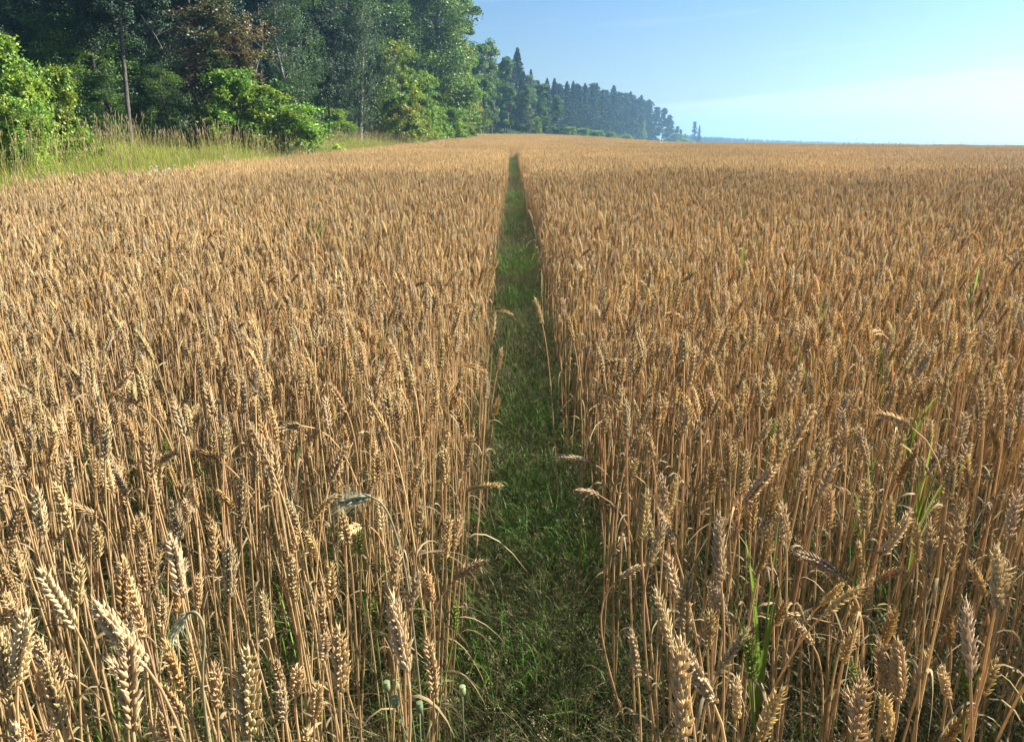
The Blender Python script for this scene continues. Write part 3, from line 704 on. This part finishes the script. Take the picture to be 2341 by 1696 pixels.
def tree_pine(seed, H, Rr, base, col, fine=1.0):
    rng = np.random.default_rng(seed); T = MB(); L = MB(); lean = rng.normal(0, .03, 2)
    pts = np.array([(lean[0] * H * t, lean[1] * H * t, -.3 + (H * .96) * t) for t in np.linspace(0, 1, 9)]); tube(T, pts, np.linspace(.19, .04, 9), 8)
    nb = 80
    for k in range(nb):
        t = rng.uniform(0, 1) ** .9; z = base + (H - base) * t; i = int(z / H * 8); r = Rr * (1 - t * .93) * rng.uniform(.35, 1.15) * (.6 + .4 * math.sin(min(1, t * 2.5 + .3) * 1.57)); a = rng.uniform(0, 6.28)
        p = np.array([pts[min(i, 8)][0] + math.cos(a) * r, pts[min(i, 8)][1] + math.sin(a) * r, z + r * .15])
        limb(T, pts[min(i, 8)] * np.array([1, 1, 0]) + np.array([0, 0, z - .1]), p, .045 * (1.1 - t), .01, rng, 4)
        for cl in range(3):
            m = int(48 * fine); q = p + rng.normal(0, .28, 3) * Rr * .35 * np.array([1, 1, .4]) - np.array([math.cos(a), math.sin(a), 0]) * r * .25 * cl
            gq = nrm(rng.normal(0, 1, (m, 3))) * rng.uniform(.1, 1, (m, 1)) * Rr * .22 * np.array([1, 1, .55])
            leaf_quads(L, q + gq, rng.uniform(.13, .24, m) / fine ** .45, col * rng.uniform(.65, 1.25, (m, 1)), rng, asp=2.2)
    for k in range(10):
        z = rng.uniform(base * .35, base); a = rng.uniform(0, 6.28); limb(T, np.array([0, 0, z]) + pts[3] * np.array([1, 1, 0]), np.array([math.cos(a), math.sin(a), .1]) * rng.uniform(.4, 1.4) + np.array([0, 0, z]), .02, .005, rng, 3)
    return T.mesh('trunk', m_pine, True), L.mesh('crown', m_needle)
DK = np.array([.035, .075, .022]); MG = np.array([.065, .13, .028]); YG = np.array([.22, .31, .032]); LG = np.array([.14, .25, .035]); GB = np.array([.075, .125, .055]); RUST = np.array([.14, .10, .045]); YEL = np.array([.29, .30, .035])
TPL = {}
TPL['birch'] = [tree_broad(201 + k, 17, 2.9, 2.0, 75, 44000, .085, [GB, GB * .85, MG], True, .16) + (17,) for k in range(3)]
TPL['broadleaf'] = [tree_broad(211 + k, 15, 4.0, 2.2, 80, 34000, .12, [MG, DK * 1.3, LG * .8], False, .24) + (15,) for k in range(3)]
TPL['bigtree'] = [tree_broad(221, 17, 5.3, 1.5, 150, 60000, .17, [LG * .7, MG, LG * .85, YG * .7], False, .30, .55) + (17,)]
TPL['yellow'] = [tree_broad(231, 7.6, 2.7, .4, 75, 42000, .115, [YG, LG, YG, YG * 1.1, YEL], False, .14, .6, cs=.85, spray=True) + (7.6,)]
TPL['bush'] = [tree_broad(241 + k, 3.2, 1.35, .15, 75, 15000, .088, [LG, YG * .9, LG * 1.1, YG], False, .05, stems=4, cs=.8, low=.65, spray=True) + (3.2,) for k in range(3)]
TPL['rust'] = [tree_broad(251, 6.0, 2.1, .8, 75, 30000, .09, [RUST, RUST * .8, MG, RUST * 1.2, np.array([.10, .10, .03])], False, .09, stems=3, spray=True) + (6.0,)]
TPL['spruce'] = [tree_spruce(261 + k, 20, 3.5 + .3 * k, 1.5, np.array([.020, .045, .022])) + (20,) for k in range(3)]
TPL['pine'] = [tree_pine(271 + k, 18, 3.3, 8 - 1.8 * k, np.array([.030, .058, .030])) + (18,) for k in range(3)]
TPL['near_pine'] = [tree_pine(291 + k, 18, 3.3, 7 - 1.8 * k, np.array([.030, .058, .030]), 4.5) + (18,) for k in range(2)]
TPL['aspen'] = [tree_broad(281 + k, 14, 2.3, 2.5, 60, 22000, .15, [MG * 1.2, LG, MG * 1.4], False, .13, .6) + (14,) for k in range(2)]
INFO = dict(birch=('birch_tree', 'birch'), broadleaf=('broadleaf_tree', 'tree'), bigtree=('broadleaf_tree', 'tree'), yellow=('broadleaf_tree', 'tree'), bush=('leafy_bush', 'bush'), rust=('shrub', 'shrub'),
            spruce=('spruce_tree', 'spruce'), pine=('pine_tree', 'pine'), near_pine=('pine_tree', 'pine'), aspen=('aspen_tree', 'aspen'))
rgt = np.random.default_rng(77)
def plant(kind, x, y, height, label, group=None, var=None, rz=None, wide=1.0):
    L = TPL[kind]; tm, cm, H0 = L[(rgt.integers(len(L)) if var is None else var) % len(L)]
    r = bpy.data.objects.new(INFO[kind][0], None); C.objects.link(r); r.location = (x, y, float(terrain(x, y))); r.rotation_euler = (0, 0, rgt.uniform(0, 6.28) if rz is None else rz)
    s = height / H0; r.scale = (s * wide, s * wide, s)
    for nm, me in (('trunk', tm), ('crown', cm)):
        o = bpy.data.objects.new(nm, me); C.objects.link(o); o.parent = r
    tag(r, label, INFO[kind][1], group); return r
def plant_px(kind, px, pytop, D, label, group=None, **kw):
    px *= 2341 / 2268; pytop *= 2341 / 2268
    u, e = ray(px, pytop); x = u * D; h = CAM_Z + e * D - float(terrain(x, D)); return plant(kind, x, D, h, label, group, **kw)
# front of the wood, picked out one by one (px, top px of the 2268 wide view, distance)
plant_px('bush', 5, 105, 17, 'bright green bush cut by the left border', var=0, wide=.85)
plant_px('bush', 118, 160, 18.5, 'light green bush with outstretched sprays beside the border bush', var=1, wide=.85)
plant_px('bush', 25, 230, 15.5, 'low yellow-green bush in the tall grass at the left border', var=2)
plant_px('rust', 480, 25, 32, 'rust-brown and green shrub in front of the dark wood', wide=1.2)
plant_px('bush', 515, 165, 30, 'green bush at the foot of the rust-brown shrub', var=1, wide=1.35)
plant_px('bush', 590, 205, 30.5, 'low leafy bush right of the rust-brown shrub', var=0, wide=1.6)
plant_px('bush', 655, 238, 31, 'low bramble-like bush where the dark gap in the wood begins', var=1, wide=1.7)
plant_px('birch', 628, -120, 42, 'grey-green birch with hanging twigs above the low leafy bush', var=0, wide=1.2)
plant_px('birch', 770, -140, 52, 'tall birch with hanging twigs over the dark gap', var=1, wide=1.3)
plant_px('near_pine', 712, -90, 47, 'straight pine with a reddish upper trunk between the two birches', var=1)
plant_px('yellow', 875, 98, 57, 'yellow-green young tree in front of the tall broad tree')
plant_px('bush', 960, 240, 66, 'green bush right of the yellow-green young tree', var=1, wide=1.4)
plant_px('bush', 830, 225, 58, 'shrubby growth left of the yellow-green young tree', var=2, wide=1.1)
plant_px('bigtree', 950, -60, 76, 'tallest broad tree, its yellowing right side standing over the crop', wide=1.12)
plant_px('yellow', 1012, 95, 79, 'yellowing low crown at the right foot of the tallest broad tree', wide=.85, var=0)
plant_px('bush', 905, 236, 62, 'leafy bush at the foot of the yellow-green young tree', var=0, wide=1.5)
plant_px('bush', 1000, 246, 72, 'small bush under the yellowing low crown', var=2, wide=1.6)
plant_px('bush', 745, 250, 46, 'small bush in the dark gap beside the straight pine', var=0, wide=1.5)
plant_px('broadleaf', 845, -110, 72, 'broad green tree behind the yellow-green young tree', var=0, wide=1.1)
plant_px('aspen', 1022, -22, 92, 'slim tree showing at the right shoulder of the tallest broad tree', var=1, wide=1.0)
plant_px('broadleaf', 190, -120, 30, 'dark broad tree behind the second bush from the left', var=1)
plant_px('birch', 330, -160, 38, 'birch left of the rust-brown shrub', var=2)
plant_px('broadleaf', 100, 40, 27, 'dark leafy young tree behind the left bushes', var=0, wide=1.4)
plant_px('broadleaf', 285, 90, 31, 'dark leafy young tree between the grey trunk and the brown shrub', var=2, wide=1.3)
plant_px('broadleaf', 345, 150, 29, 'low dark tree at the left foot of the brown shrub', var=1, wide=1.3)
plant_px('broadleaf', 225, 170, 27.5, 'low dark tree right beside the grey trunk', var=0, wide=1.2)
plant_px('broadleaf', 700, 120, 50, 'dark tree filling the gap below the two birches', var=1, wide=1.2)
plant_px('yellow', 935, 165, 64, 'second yellow-green young tree, lower and to the right', wide=1.0)
for k, (px, D) in enumerate([(150, 29), (196, 27), (385, 36), (420, 39), (270, 35)]):
    plant_px('near_pine', px, -300, D, ['slim bare pine trunk leaning beside the thicker one', 'thick grey pine trunk rising from the grass near the left', 'dark trunk left of the rust-brown shrub',
             'thin dark trunk directly behind the rust-brown shrub', 'thin pine trunk in the gap between the left bushes and the shrub'][k], var=0)
plant_px('aspen', 1066, 88, 104, 'leafy aspen half hidden by the tallest broad tree', var=1, wide=1.1); plant_px('aspen', 1085, 92, 118, 'leafy aspen next to the tall broad tree', var=0); plant_px('aspen', 1120, 120, 126, 'slim aspen with pale trunk left of the pointed spruce', var=1)
plant_px('spruce', 1146, 103, 160, 'tall pointed spruce rising above its neighbours', var=0, wide=1.3)
plant_px('spruce', 1176, 150, 175, 'spruce just right of the tallest spruce', var=1, wide=.8)
plant_px('aspen', 1165, 190, 128, 'green aspen in front of the tall pointed spruce', var=0, wide=1.2)
plant_px('aspen', 1205, 180, 134, 'rounded aspen before the line of conifers', var=1, wide=1.15); plant_px('aspen', 1235, 215, 138, 'lowest aspen where the leafy trees end', var=0, wide=1.3)
plant_px('yellow', 1190, 262, 132, 'small yellowish tree at the foot of the aspens')
tops = [(1212, 172, 's'), (1228, 172, 's'), (1243, 186, 'p'), (1256, 178, 's'), (1270, 178, 's'), (1284, 190, 'p'), (1296, 182, 's'), (1308, 185, 'p'), (1322, 182, 's'), (1336, 196, 's'), (1347, 200, 'p'), (1360, 186, 's'),
        (1372, 204, 'p'), (1384, 207, 'p'), (1397, 200, 's'), (1409, 222, 'p'), (1421, 208, 's'), (1432, 226, 's'), (1443, 224, 'p'), (1455, 238, 'p'), (1468, 242, 'p'), (1480, 255, 'p'), (1490, 268, 'p'), (1499, 280, 'p')]
WH = ['dark conifer', 'dark pine', 'slim conifer', 'ragged pine']
for k, (px, py, t) in enumerate(tops):
    D = 185 + 190 * (k / 23) ** 1.1
    kd = 'spruce' if t == 's' else 'pine'
    plant_px(kd, px, py, D, '%s %s in the bluish row of conifers, %s' % ('pointed' if t == 's' else 'round-topped', kd, 'counted %s from the aspens' % ['first', 'second', 'third', 'fourth', 'fifth', 'sixth', 'seventh', 'eighth', 'ninth', 'tenth', 'eleventh', 'twelfth'][k] if k < 12 else
             'counted %s from its low right end' % ['first', 'second', 'third', 'fourth', 'fifth', 'sixth', 'seventh', 'eighth', 'ninth', 'tenth', 'eleventh', 'twelfth'][23 - k]), 'conifers at the far edge of the field', wide=1.3 if t == 's' else 1.15)
plant_px('bush', 1500, 299, 350, 'low green growth at the right foot of the conifer row', wide=2.5); plant_px('pine', 1509, 288, 380, 'first of two low pines trailing off at the right end of the wood'); plant_px('spruce', 1518, 295, 384, 'last low spruce trailing off at the right end of the wood', wide=1.3)
for px, py, D, lb in [(1262, 283, 160, 'first'), (1292, 286, 168, 'second'), (1322, 291, 178, 'third'), (1352, 296, 190, 'fourth'), (1385, 301, 205, 'fifth')]:
    plant_px('bush', px, py, D, 'low green bush under the conifer row, %s from the aspens' % lb, 'low bushes under the conifers', wide=2.2)
plant_px('yellow', 1466 - 42, 270, 300, 'pale green young tree in front of the conifers', wide=.5)
plant_px('pine', 1541, 270, 430, 'lone twin-topped tree left half, beyond the end of the wood', wide=.9); plant_px('spruce', 1550, 276, 432, 'lone twin-topped tree right half, beyond the end of the wood', wide=.9)
# trees behind the first row
edge_pts = np.array([(-20, 6), (-18.5, 15), (-17.5, 26), (-16.5, 40), (-15.5, 60), (-14, 80), (-10, 105), (-4, 130), (3, 160), (11, 195), (23, 235), (36, 270), (56, 320), (76, 372)], float)
def along(s):
    seg = np.linalg.norm(np.diff(edge_pts, axis=0), axis=1); cum = np.concatenate([[0], np.cumsum(seg)]); s = min(s, cum[-1] - .01); i = np.searchsorted(cum, s, side='right') - 1
    t = (s - cum[i]) / seg[i]; p = edge_pts[i] * (1 - t) + edge_pts[i + 1] * t; d = (edge_pts[i + 1] - edge_pts[i]) / seg[i]; return p, np.array([-d[1], d[0]]), cum[-1]
tot = along(0)[2]; nb = 0
for row, (off, step, jit) in enumerate([(0.5, 5.0, 1.0), (5, 4.6, 1.2), (10, 5.0, 1.5), (16, 5.5, 1.8), (23, 6, 2)]):
    s = 0.0
    while s < tot:
        p, nn, _ = along(s); D = p[1]
        s += step * rgt.uniform(.8, 1.25) * (1 if D < 110 else 1.15)
        if (row > 3 and D > 90) or (row > 2 and D > 150): continue
        if row == 0 and (D < 150 and rgt.random() < .45): continue
        p = p + nn * (off + rgt.normal(0, jit * .4)); D = p[1]
        if math.atan2(-p[0], p[1]) > .84: continue
        if D < 110: kd = rgt.choice(['birch', 'broadleaf', 'pine', 'spruce'], p=[.3, .3, .22, .18]); h = rgt.uniform(14, 20)
        elif D < 170: kd = rgt.choice(['aspen', 'pine', 'spruce'], p=[.35, .3, .35]); h = rgt.uniform(12, 15)
        else: kd = rgt.choice(['pine', 'spruce'], p=[.5, .5]); h = 30.0
        # keep behind the skyline that the first row draws
        lab_ = {'birch': 'tall birch standing back inside the dark wood', 'broadleaf': 'broad-leaved tree standing back inside the dark wood', 'pine': 'pine standing back in the wood behind the edge trees',
                'spruce': 'spruce standing back in the wood behind the edge trees', 'aspen': 'aspen standing back behind the leafy edge trees'}[kd]
        if D >= 170: lab_ = '%s behind the far bluish row of conifers' % kd
        sl = np.interp(p[0] / p[1], [-1, -.08, -.055, -.03, 0.005, .02, .05, .10, .16, .2, .215], [.3, .3, .22, .105, .095, .075, .066, .064, .05, .03, .01])
        h = min(h, CAM_Z + sl * D - float(terrain(p[0], p[1])))
        if D >= 170: h *= rgt.uniform(.82, 1.0)
        if h < 4 or (D > 170 and p[0] / p[1] > .175): continue
        plant('near_pine' if kd == 'pine' and D < 75 else kd, p[0], p[1], h, lab_, '%ss inside the wood' % kd if D < 170 else '%ss behind the conifer row' % kd); nb += 1
print('back trees', nb)
# undergrowth on the floor of the wood
def under(seed):
    rng = np.random.default_rng(seed); mb = MB()
    for k in range(16):
        p = np.array([rng.uniform(-1, 1), rng.uniform(-1, 1), rng.uniform(.1, 1.2)]); m = 220; g = nrm(rng.normal(0, 1, (m, 3))) * rng.uniform(0, 1, (m, 1)) ** .5 * np.array([.55, .55, .4])
        leaf_quads(mb, p + g, .09 * rng.uniform(.6, 1.3, m), [MG, DK, LG * .8][rng.integers(3)] * rng.uniform(.7, 1.3, (m, 1)), rng, flat=.4)
    return mb.mesh('undergrowth', m_leaf)
un = [under(300 + k) for k in range(3)]; U = []
s = 0
while s < tot:
    p, nn, _ = along(s); s += 1.7
    for off in (-2, .0, 1.8, 4, 6.5, 9.5, 13):
        if p[1] > 150 and off > 2: continue
        q = p + nn * (off + rgt.normal(0, .5)); k = rgt.uniform(.7, 1.5) * (1 if off > -1 else .6); 
        if off < 0 and rgt.random() < .4: continue
        U.append((q[0], q[1], k))
U = np.array(U); rt = np.zeros((len(U), 3)); rt[:, 2] = rgt.uniform(0, 6.28, len(U))
scatter('undergrowth', un, np.column_stack([U[:, 0], U[:, 1], terrain(U[:, 0], U[:, 1])]), rgt.integers(0, 3, len(U)), rt, np.stack([U[:, 2]] * 3, 1), 'dark leafy undergrowth on the floor of the wood', 'undergrowth')
# far wood on the horizon: one mass
F = []; srcs = [TPL['pine'][k][1] for k in (0, 1)] + [TPL['spruce'][0][1]]
rgf = np.random.default_rng(9)
for px in np.arange(1500, 2120, 2.0):
    for rr in range(2):
        top = np.interp(px, [1500, 1540, 1600, 1680, 1760, 1850, 1950, 2120], [298, 303, 306, 310.5, 313.5, 315.5, 318, 322]) + rgf.normal(0, 1.1)
        D = 620 + rr * 18 + (px - 1500) * .25 + rgf.uniform(0, 12); u, e = ray(px * 2341 / 2268, top * 2341 / 2268); x = u * D; z0 = float(terrain(x, D)); h = CAM_Z + e * D - z0
        if h < 1: continue
        F.append((x, D, z0, h))
F = np.array(F); nf = len(F); pk = rgf.integers(0, 3, nf); hh = np.array([18, 18, 20])[pk]; rt = np.zeros((nf, 3)); rt[:, 2] = rgf.uniform(0, 6.28, nf); sc1 = F[:, 3] / hh
scatter('distant_forest', srcs, F[:, :3], pk, rt, np.stack([np.maximum(sc1, .3)] * 2 + [sc1], 1), 'low blue line of far-off forest on the horizon', 'forest')

# ------------------------------------------------------------------ single plants one can pick out
def shoot(px, py, D, top, label, nbl=5, seed=0, sc=1.0, tips=None, group='green shoots in the wheat'):
    """px,py: a source pixel of the tallest tip; D its distance"""
    rng = np.random.default_rng(900 + seed); u, e = ray(px, py); x = u * D; gz = float(terrain(x, D)); z = CAM_Z + e * D - gz if top is None else top
    root = bpy.data.objects.new('green_shoot', None); C.objects.link(root); root.location = (x, D, gz); tag(root, label, 'green shoot', group)
    st = MB(); tube(st, bez(np.array([0, 0, -.02]), np.array([.01, 0, z * .2]), np.array([0, 0, z * .4]), np.array([0, 0, z * .62]), 7), .0022 * sc, 5, np.array([.10, .17, .03])); link('stem', st.mesh('stem', m_grass, True), root)
    if tips is None: tips = [(rng.normal(0, .07) * sc, rng.normal(0, .05) * sc, z * rng.uniform(.85, 1.03), rng.uniform(.6, 1.2)) for _ in range(nbl)]; tips[0] = (0, 0, z, 1)
    for (tx, ty, tz, w) in tips:
        b = np.array([0, 0, z * (rng.uniform(.42, .6) if sc == 1.35 else rng.uniform(.62, .8))]); t = np.array([tx, ty, tz]); mb = MB(); mid = (b + t) / 2 + np.array([0, 0, .02])
        pts = bez(b, b + np.array([tx * .15, ty * .15, abs(tz - b[2]) * .4]), mid + np.array([tx * .1, ty * .1, .05]), t, 9); wd = .009 * w * sc * np.array([.5, .8, 1, 1, .95, .8, .6, .35, .04])
        ribbon(mb, pts, wd, np.array([1, rng.uniform(-.5, .5), 0]), np.array([.23, .33, .05])[None, :] * rng.uniform(.7, 1.15) * np.linspace(.75, 1.15, 9)[:, None], rng.uniform(-.5, .5)); link('leaf', mb.mesh('leaf', m_grass, True), root)
k_ = 2341 / 2268
shoot(1792, 1093, 1.08, None, 'tall bright yellow-green shoot in the near wheat right of the track', seed=1, sc=1.35,
      tips=[(0, 0, .90, .4), (-.060, -.02, .82, .55), (-.03, .02, .76, .4), (-.012, -.05, .72, 1.15), (.01, -.02, .74, .5), (-.05, .03, .66, .5)])
SH = [(2079, 893, 'long green blades lying across the wheat at the right'), (1950, 940, 'dark green blades low between stalks right of the tall shoot'), (2050, 790, 'slender green shoot above the long crossing blades'),
      (1650, 520, 'pair of green blades beyond the middle of the right field'), (1681, 488, 'bright green blades right beside the paired blades'), (1762, 480, 'small lit green tuft far into the right field'),
      (2170, 585, 'yellow-green shoot near the right border, lower one'), (2150, 440, 'green tuft near the right border, upper one'), (1820, 655, 'yellowish weed tuft low in the right field'),
      (1550, 370, 'pale weed patch far off in the right field'), (1420, 412, 'faint green weed right of the track end'), (690, 480, 'green tuft in the left field beyond the middle'), (1980, 700, 'green shoot in the middle of the right field')]
for i, (px, py, lb) in enumerate(SH):
    u, e = ray(px * k_, py * k_); D = min((CAM_Z - .93) / -e, 24); shoot(px * k_, py * k_, D, .92 if D > 2 else .88, lb, 5, 10 + i, .6 if D < 2.2 else (.85 if D < 4 else 1.5))
# blade hanging into the track
def rye(pts_px, D, ear_px, label, seed):
    rng = np.random.default_rng(seed); P = [np.array([ray(a, b)[0] * D, D, CAM_Z + ray(a, b)[1] * D]) for a, b in pts_px]
    foot = P[0] * np.array([1, 1, 0]) + np.array([.02, 0, 0]); root = bpy.data.objects.new('rye_stalk', None); C.objects.link(root); root.location = foot; tag(root, label, 'rye stalk')
    pts = [np.array([0, 0, -.02])] + [p - foot for p in P]; fine = []
    pts = np.array(pts); tt = np.linspace(0, len(pts) - 1, 24); 
    sm = np.stack([np.interp(tt, np.arange(len(pts)), pts[:, k]) for k in range(3)], 1)
    for _ in range(3): sm[1:-1] = (sm[:-2] + sm[1:-1] * 2 + sm[2:]) / 4
    m1 = MB(); tube(m1, sm, .0017, 6, np.array([.36, .33, .19])); link('stem', m1.mesh('stem', m_wheat, True), root)
    e0, e1 = [np.array([ray(a, b)[0] * D, D, CAM_Z + ray(a, b)[1] * D]) - foot for a, b in ear_px]; e0 = sm[-1]
    er = build_ear(e0, e1 - e0, min(np.linalg.norm(e1 - e0), .10), rng, np.array([.58, .58, .38]), .8, .03, .15); link('ear', er.mesh('ear', m_wheat, True), root)
rye([(963, 1593), (929, 1296), (900, 1205), (886, 1169), (868, 1145), (848, 1136)], .98, [(848, 1136), (775, 1146)], 'grey-green whiskered rye ear hanging sideways left of the track', 5)
rye([(455, 1600), (470, 1450), (460, 1412), (445, 1396), (428, 1402)], .80, [(428, 1402), (373, 1475)], 'pale whiskered ear hanging down in the near left wheat', 6)
PC = np.array([.20, .24, .12])
for i, (px, py, D, lb) in enumerate([(884, 1570, .84, 'poppy seed head, leftmost of the cluster by the left track edge'), (905, 1567, .86, 'poppy seed head second from left in its cluster'), (932, 1572, .88, 'poppy seed head at the right of its cluster of four'),
                                 (903, 1605, .82, 'lowest poppy seed head of the cluster by the left track edge'), (1057, 1580, .86, 'single poppy seed head standing apart at the track edge'), (959, 1618, .80, 'poppy seed head between the cluster and the single one')]):
    u, e = ray(px, py); rr = np.random.default_rng(i); x = u * D; z = CAM_Z + e * D; root = bpy.data.objects.new('poppy', None); C.objects.link(root); root.location = (x + .01, D, 0); tag(root, lb, 'poppy', 'poppy seed heads by the track')
    a = MB(); tube(a, bez(np.array([0, 0, -.02]), np.array([.02, 0, z * .4]), np.array([rr.normal(0, .02), 0, z * .8]), np.array([-.01, 0, z - .006]), 8), .0009, 5, PC); link('stem', a.mesh('stem', m_grass, True), root)
    a = MB(); zz = np.array([-.008, -.006, -.001, .004, .007, .0075, .0085, .009]); tube(a, [(-.01, 0, z + q) for q in zz], np.array([.001, .003, .0052, .005, .003, .0028, .0048, .004]), 9, PC * 1.15); link('seed_head', a.mesh('seed_head', m_grass, True), root)
WHT = np.array([.72, .72, .66])
YA = [(330, 388, 'leftmost white flower cluster behind the crop edge'), (352, 396, 'largest white flower cluster at the crop edge'), (372, 384, 'small white flower cluster right of the largest one'), (108, 388, 'white flower cluster near the left bush'),
      (640, 323, 'far white flowers in the grass verge'), (720, 318, 'farthest white flowers in the grass verge')]
for i, (px, py, lb) in enumerate(YA):
    D = [10.6, 10.4, 11, 12.5, 26, 32][i]; u, e = ray(px * k_, py * k_); x = u * D; gz = float(terrain(x, D)); z = CAM_Z + e * D - gz; rr = np.random.default_rng(40 + i); root = bpy.data.objects.new('white_flower', None); C.objects.link(root); root.location = (x, D, gz); tag(root, lb, 'flower', 'white flowers in the verge')
    z = min(max(z, .7), 1.1)
    a = MB()
    for s in range(9):
        q = rr.normal(0, .09, 2); zq = z + rr.normal(0, .07); tube(a, [(0, 0, 0), (q[0] * .5, q[1] * .5, z * .6), (q[0], q[1], zq)], .002, 4, V3)
        c = np.array([q[0], q[1], zq]); b = MB(); m = 26; g = rr.uniform(-1, 1, (m, 3)) * np.array([.014, .014, .006])
        leaf_quads(b, c + g, rr.uniform(.007, .012, m), WHT * np.ones((m, 1)), rr, flat=.2, asp=1.0); link('flower_head', b.mesh('flower_head', m_grass), root)
    link('stem', a.mesh('stem', m_grass), root)
# taller stalks that break the skyline of the crest
rs = np.random.default_rng(15)
for i in range(44):
    px = rs.uniform(1690, 2230) if i > 6 else rs.uniform(1560, 1700); D = rs.uniform(24, 40); u, e = ray(px * k_, 320 * k_ - rs.uniform(0, 9) - (14 if rs.random() < .12 else 0)); x = u * D; gz = float(terrain(x, D)); z = min(CAM_Z + e * D - gz, 1.35)
    root = bpy.data.objects.new('tall_stalk', None); C.objects.link(root); root.location = (x, D, gz); tag(root, 'thin stalk whose head sticks up over the crop on the bright skyline', 'tall stalk', 'stalks breaking the skyline')
    th = rs.normal(0, .25); a = MB(); tube(a, [(0, 0, 0), (0, 0, z * .6), (math.sin(th) * .03, 0, z - .08)], .0022, 4, STRAW * .6); link('stem', a.mesh('stem', m_wheat), root)
    a = MB(); b = np.array([math.sin(th) * .03, 0, z - .08]); dd = np.array([math.sin(th), 0, math.cos(th)]); tube(a, [b, b + dd * .03, b + dd * .07, b + dd * .11], [.003, .009, .008, .001], 5, GOLD * .7); link('ear', a.mesh('ear', m_wheat), root)

# ------------------------------------------------------------------ air
def build_haze():
    m = bpy.data.materials.new('haze'); m.use_nodes = True; t = m.node_tree; t.nodes.clear(); o = t.nodes.new('ShaderNodeOutputMaterial'); v = t.nodes.new('ShaderNodeVolumePrincipled')
    v.inputs['Color'].default_value = (.38, .70, 1.0, 1); v.inputs['Density'].default_value = HAZE; v.inputs['Anisotropy'].default_value = .68; t.links.new(v.outputs[0], o.inputs['Volume'])
    lo = np.array([-1450, -1450, -6.5]); hi = np.array([1450, 1450, 34.0]); V = [[(lo, hi)[a][0], (lo, hi)[b][1], (lo, hi)[c][2]] for a in (0, 1) for b in (0, 1) for c in (0, 1)]
    mb = MB(); mb.add(V, [(0, 1, 3, 2), (4, 6, 7, 5), (0, 4, 5, 1), (2, 3, 7, 6), (0, 2, 6, 4), (1, 5, 7, 3)])
    tag(link('haze', mb.mesh('haze', m)), 'pale blue haze that veils the far trees', 'haze', kind='stuff')
HAZE = 0.0010
build_haze()
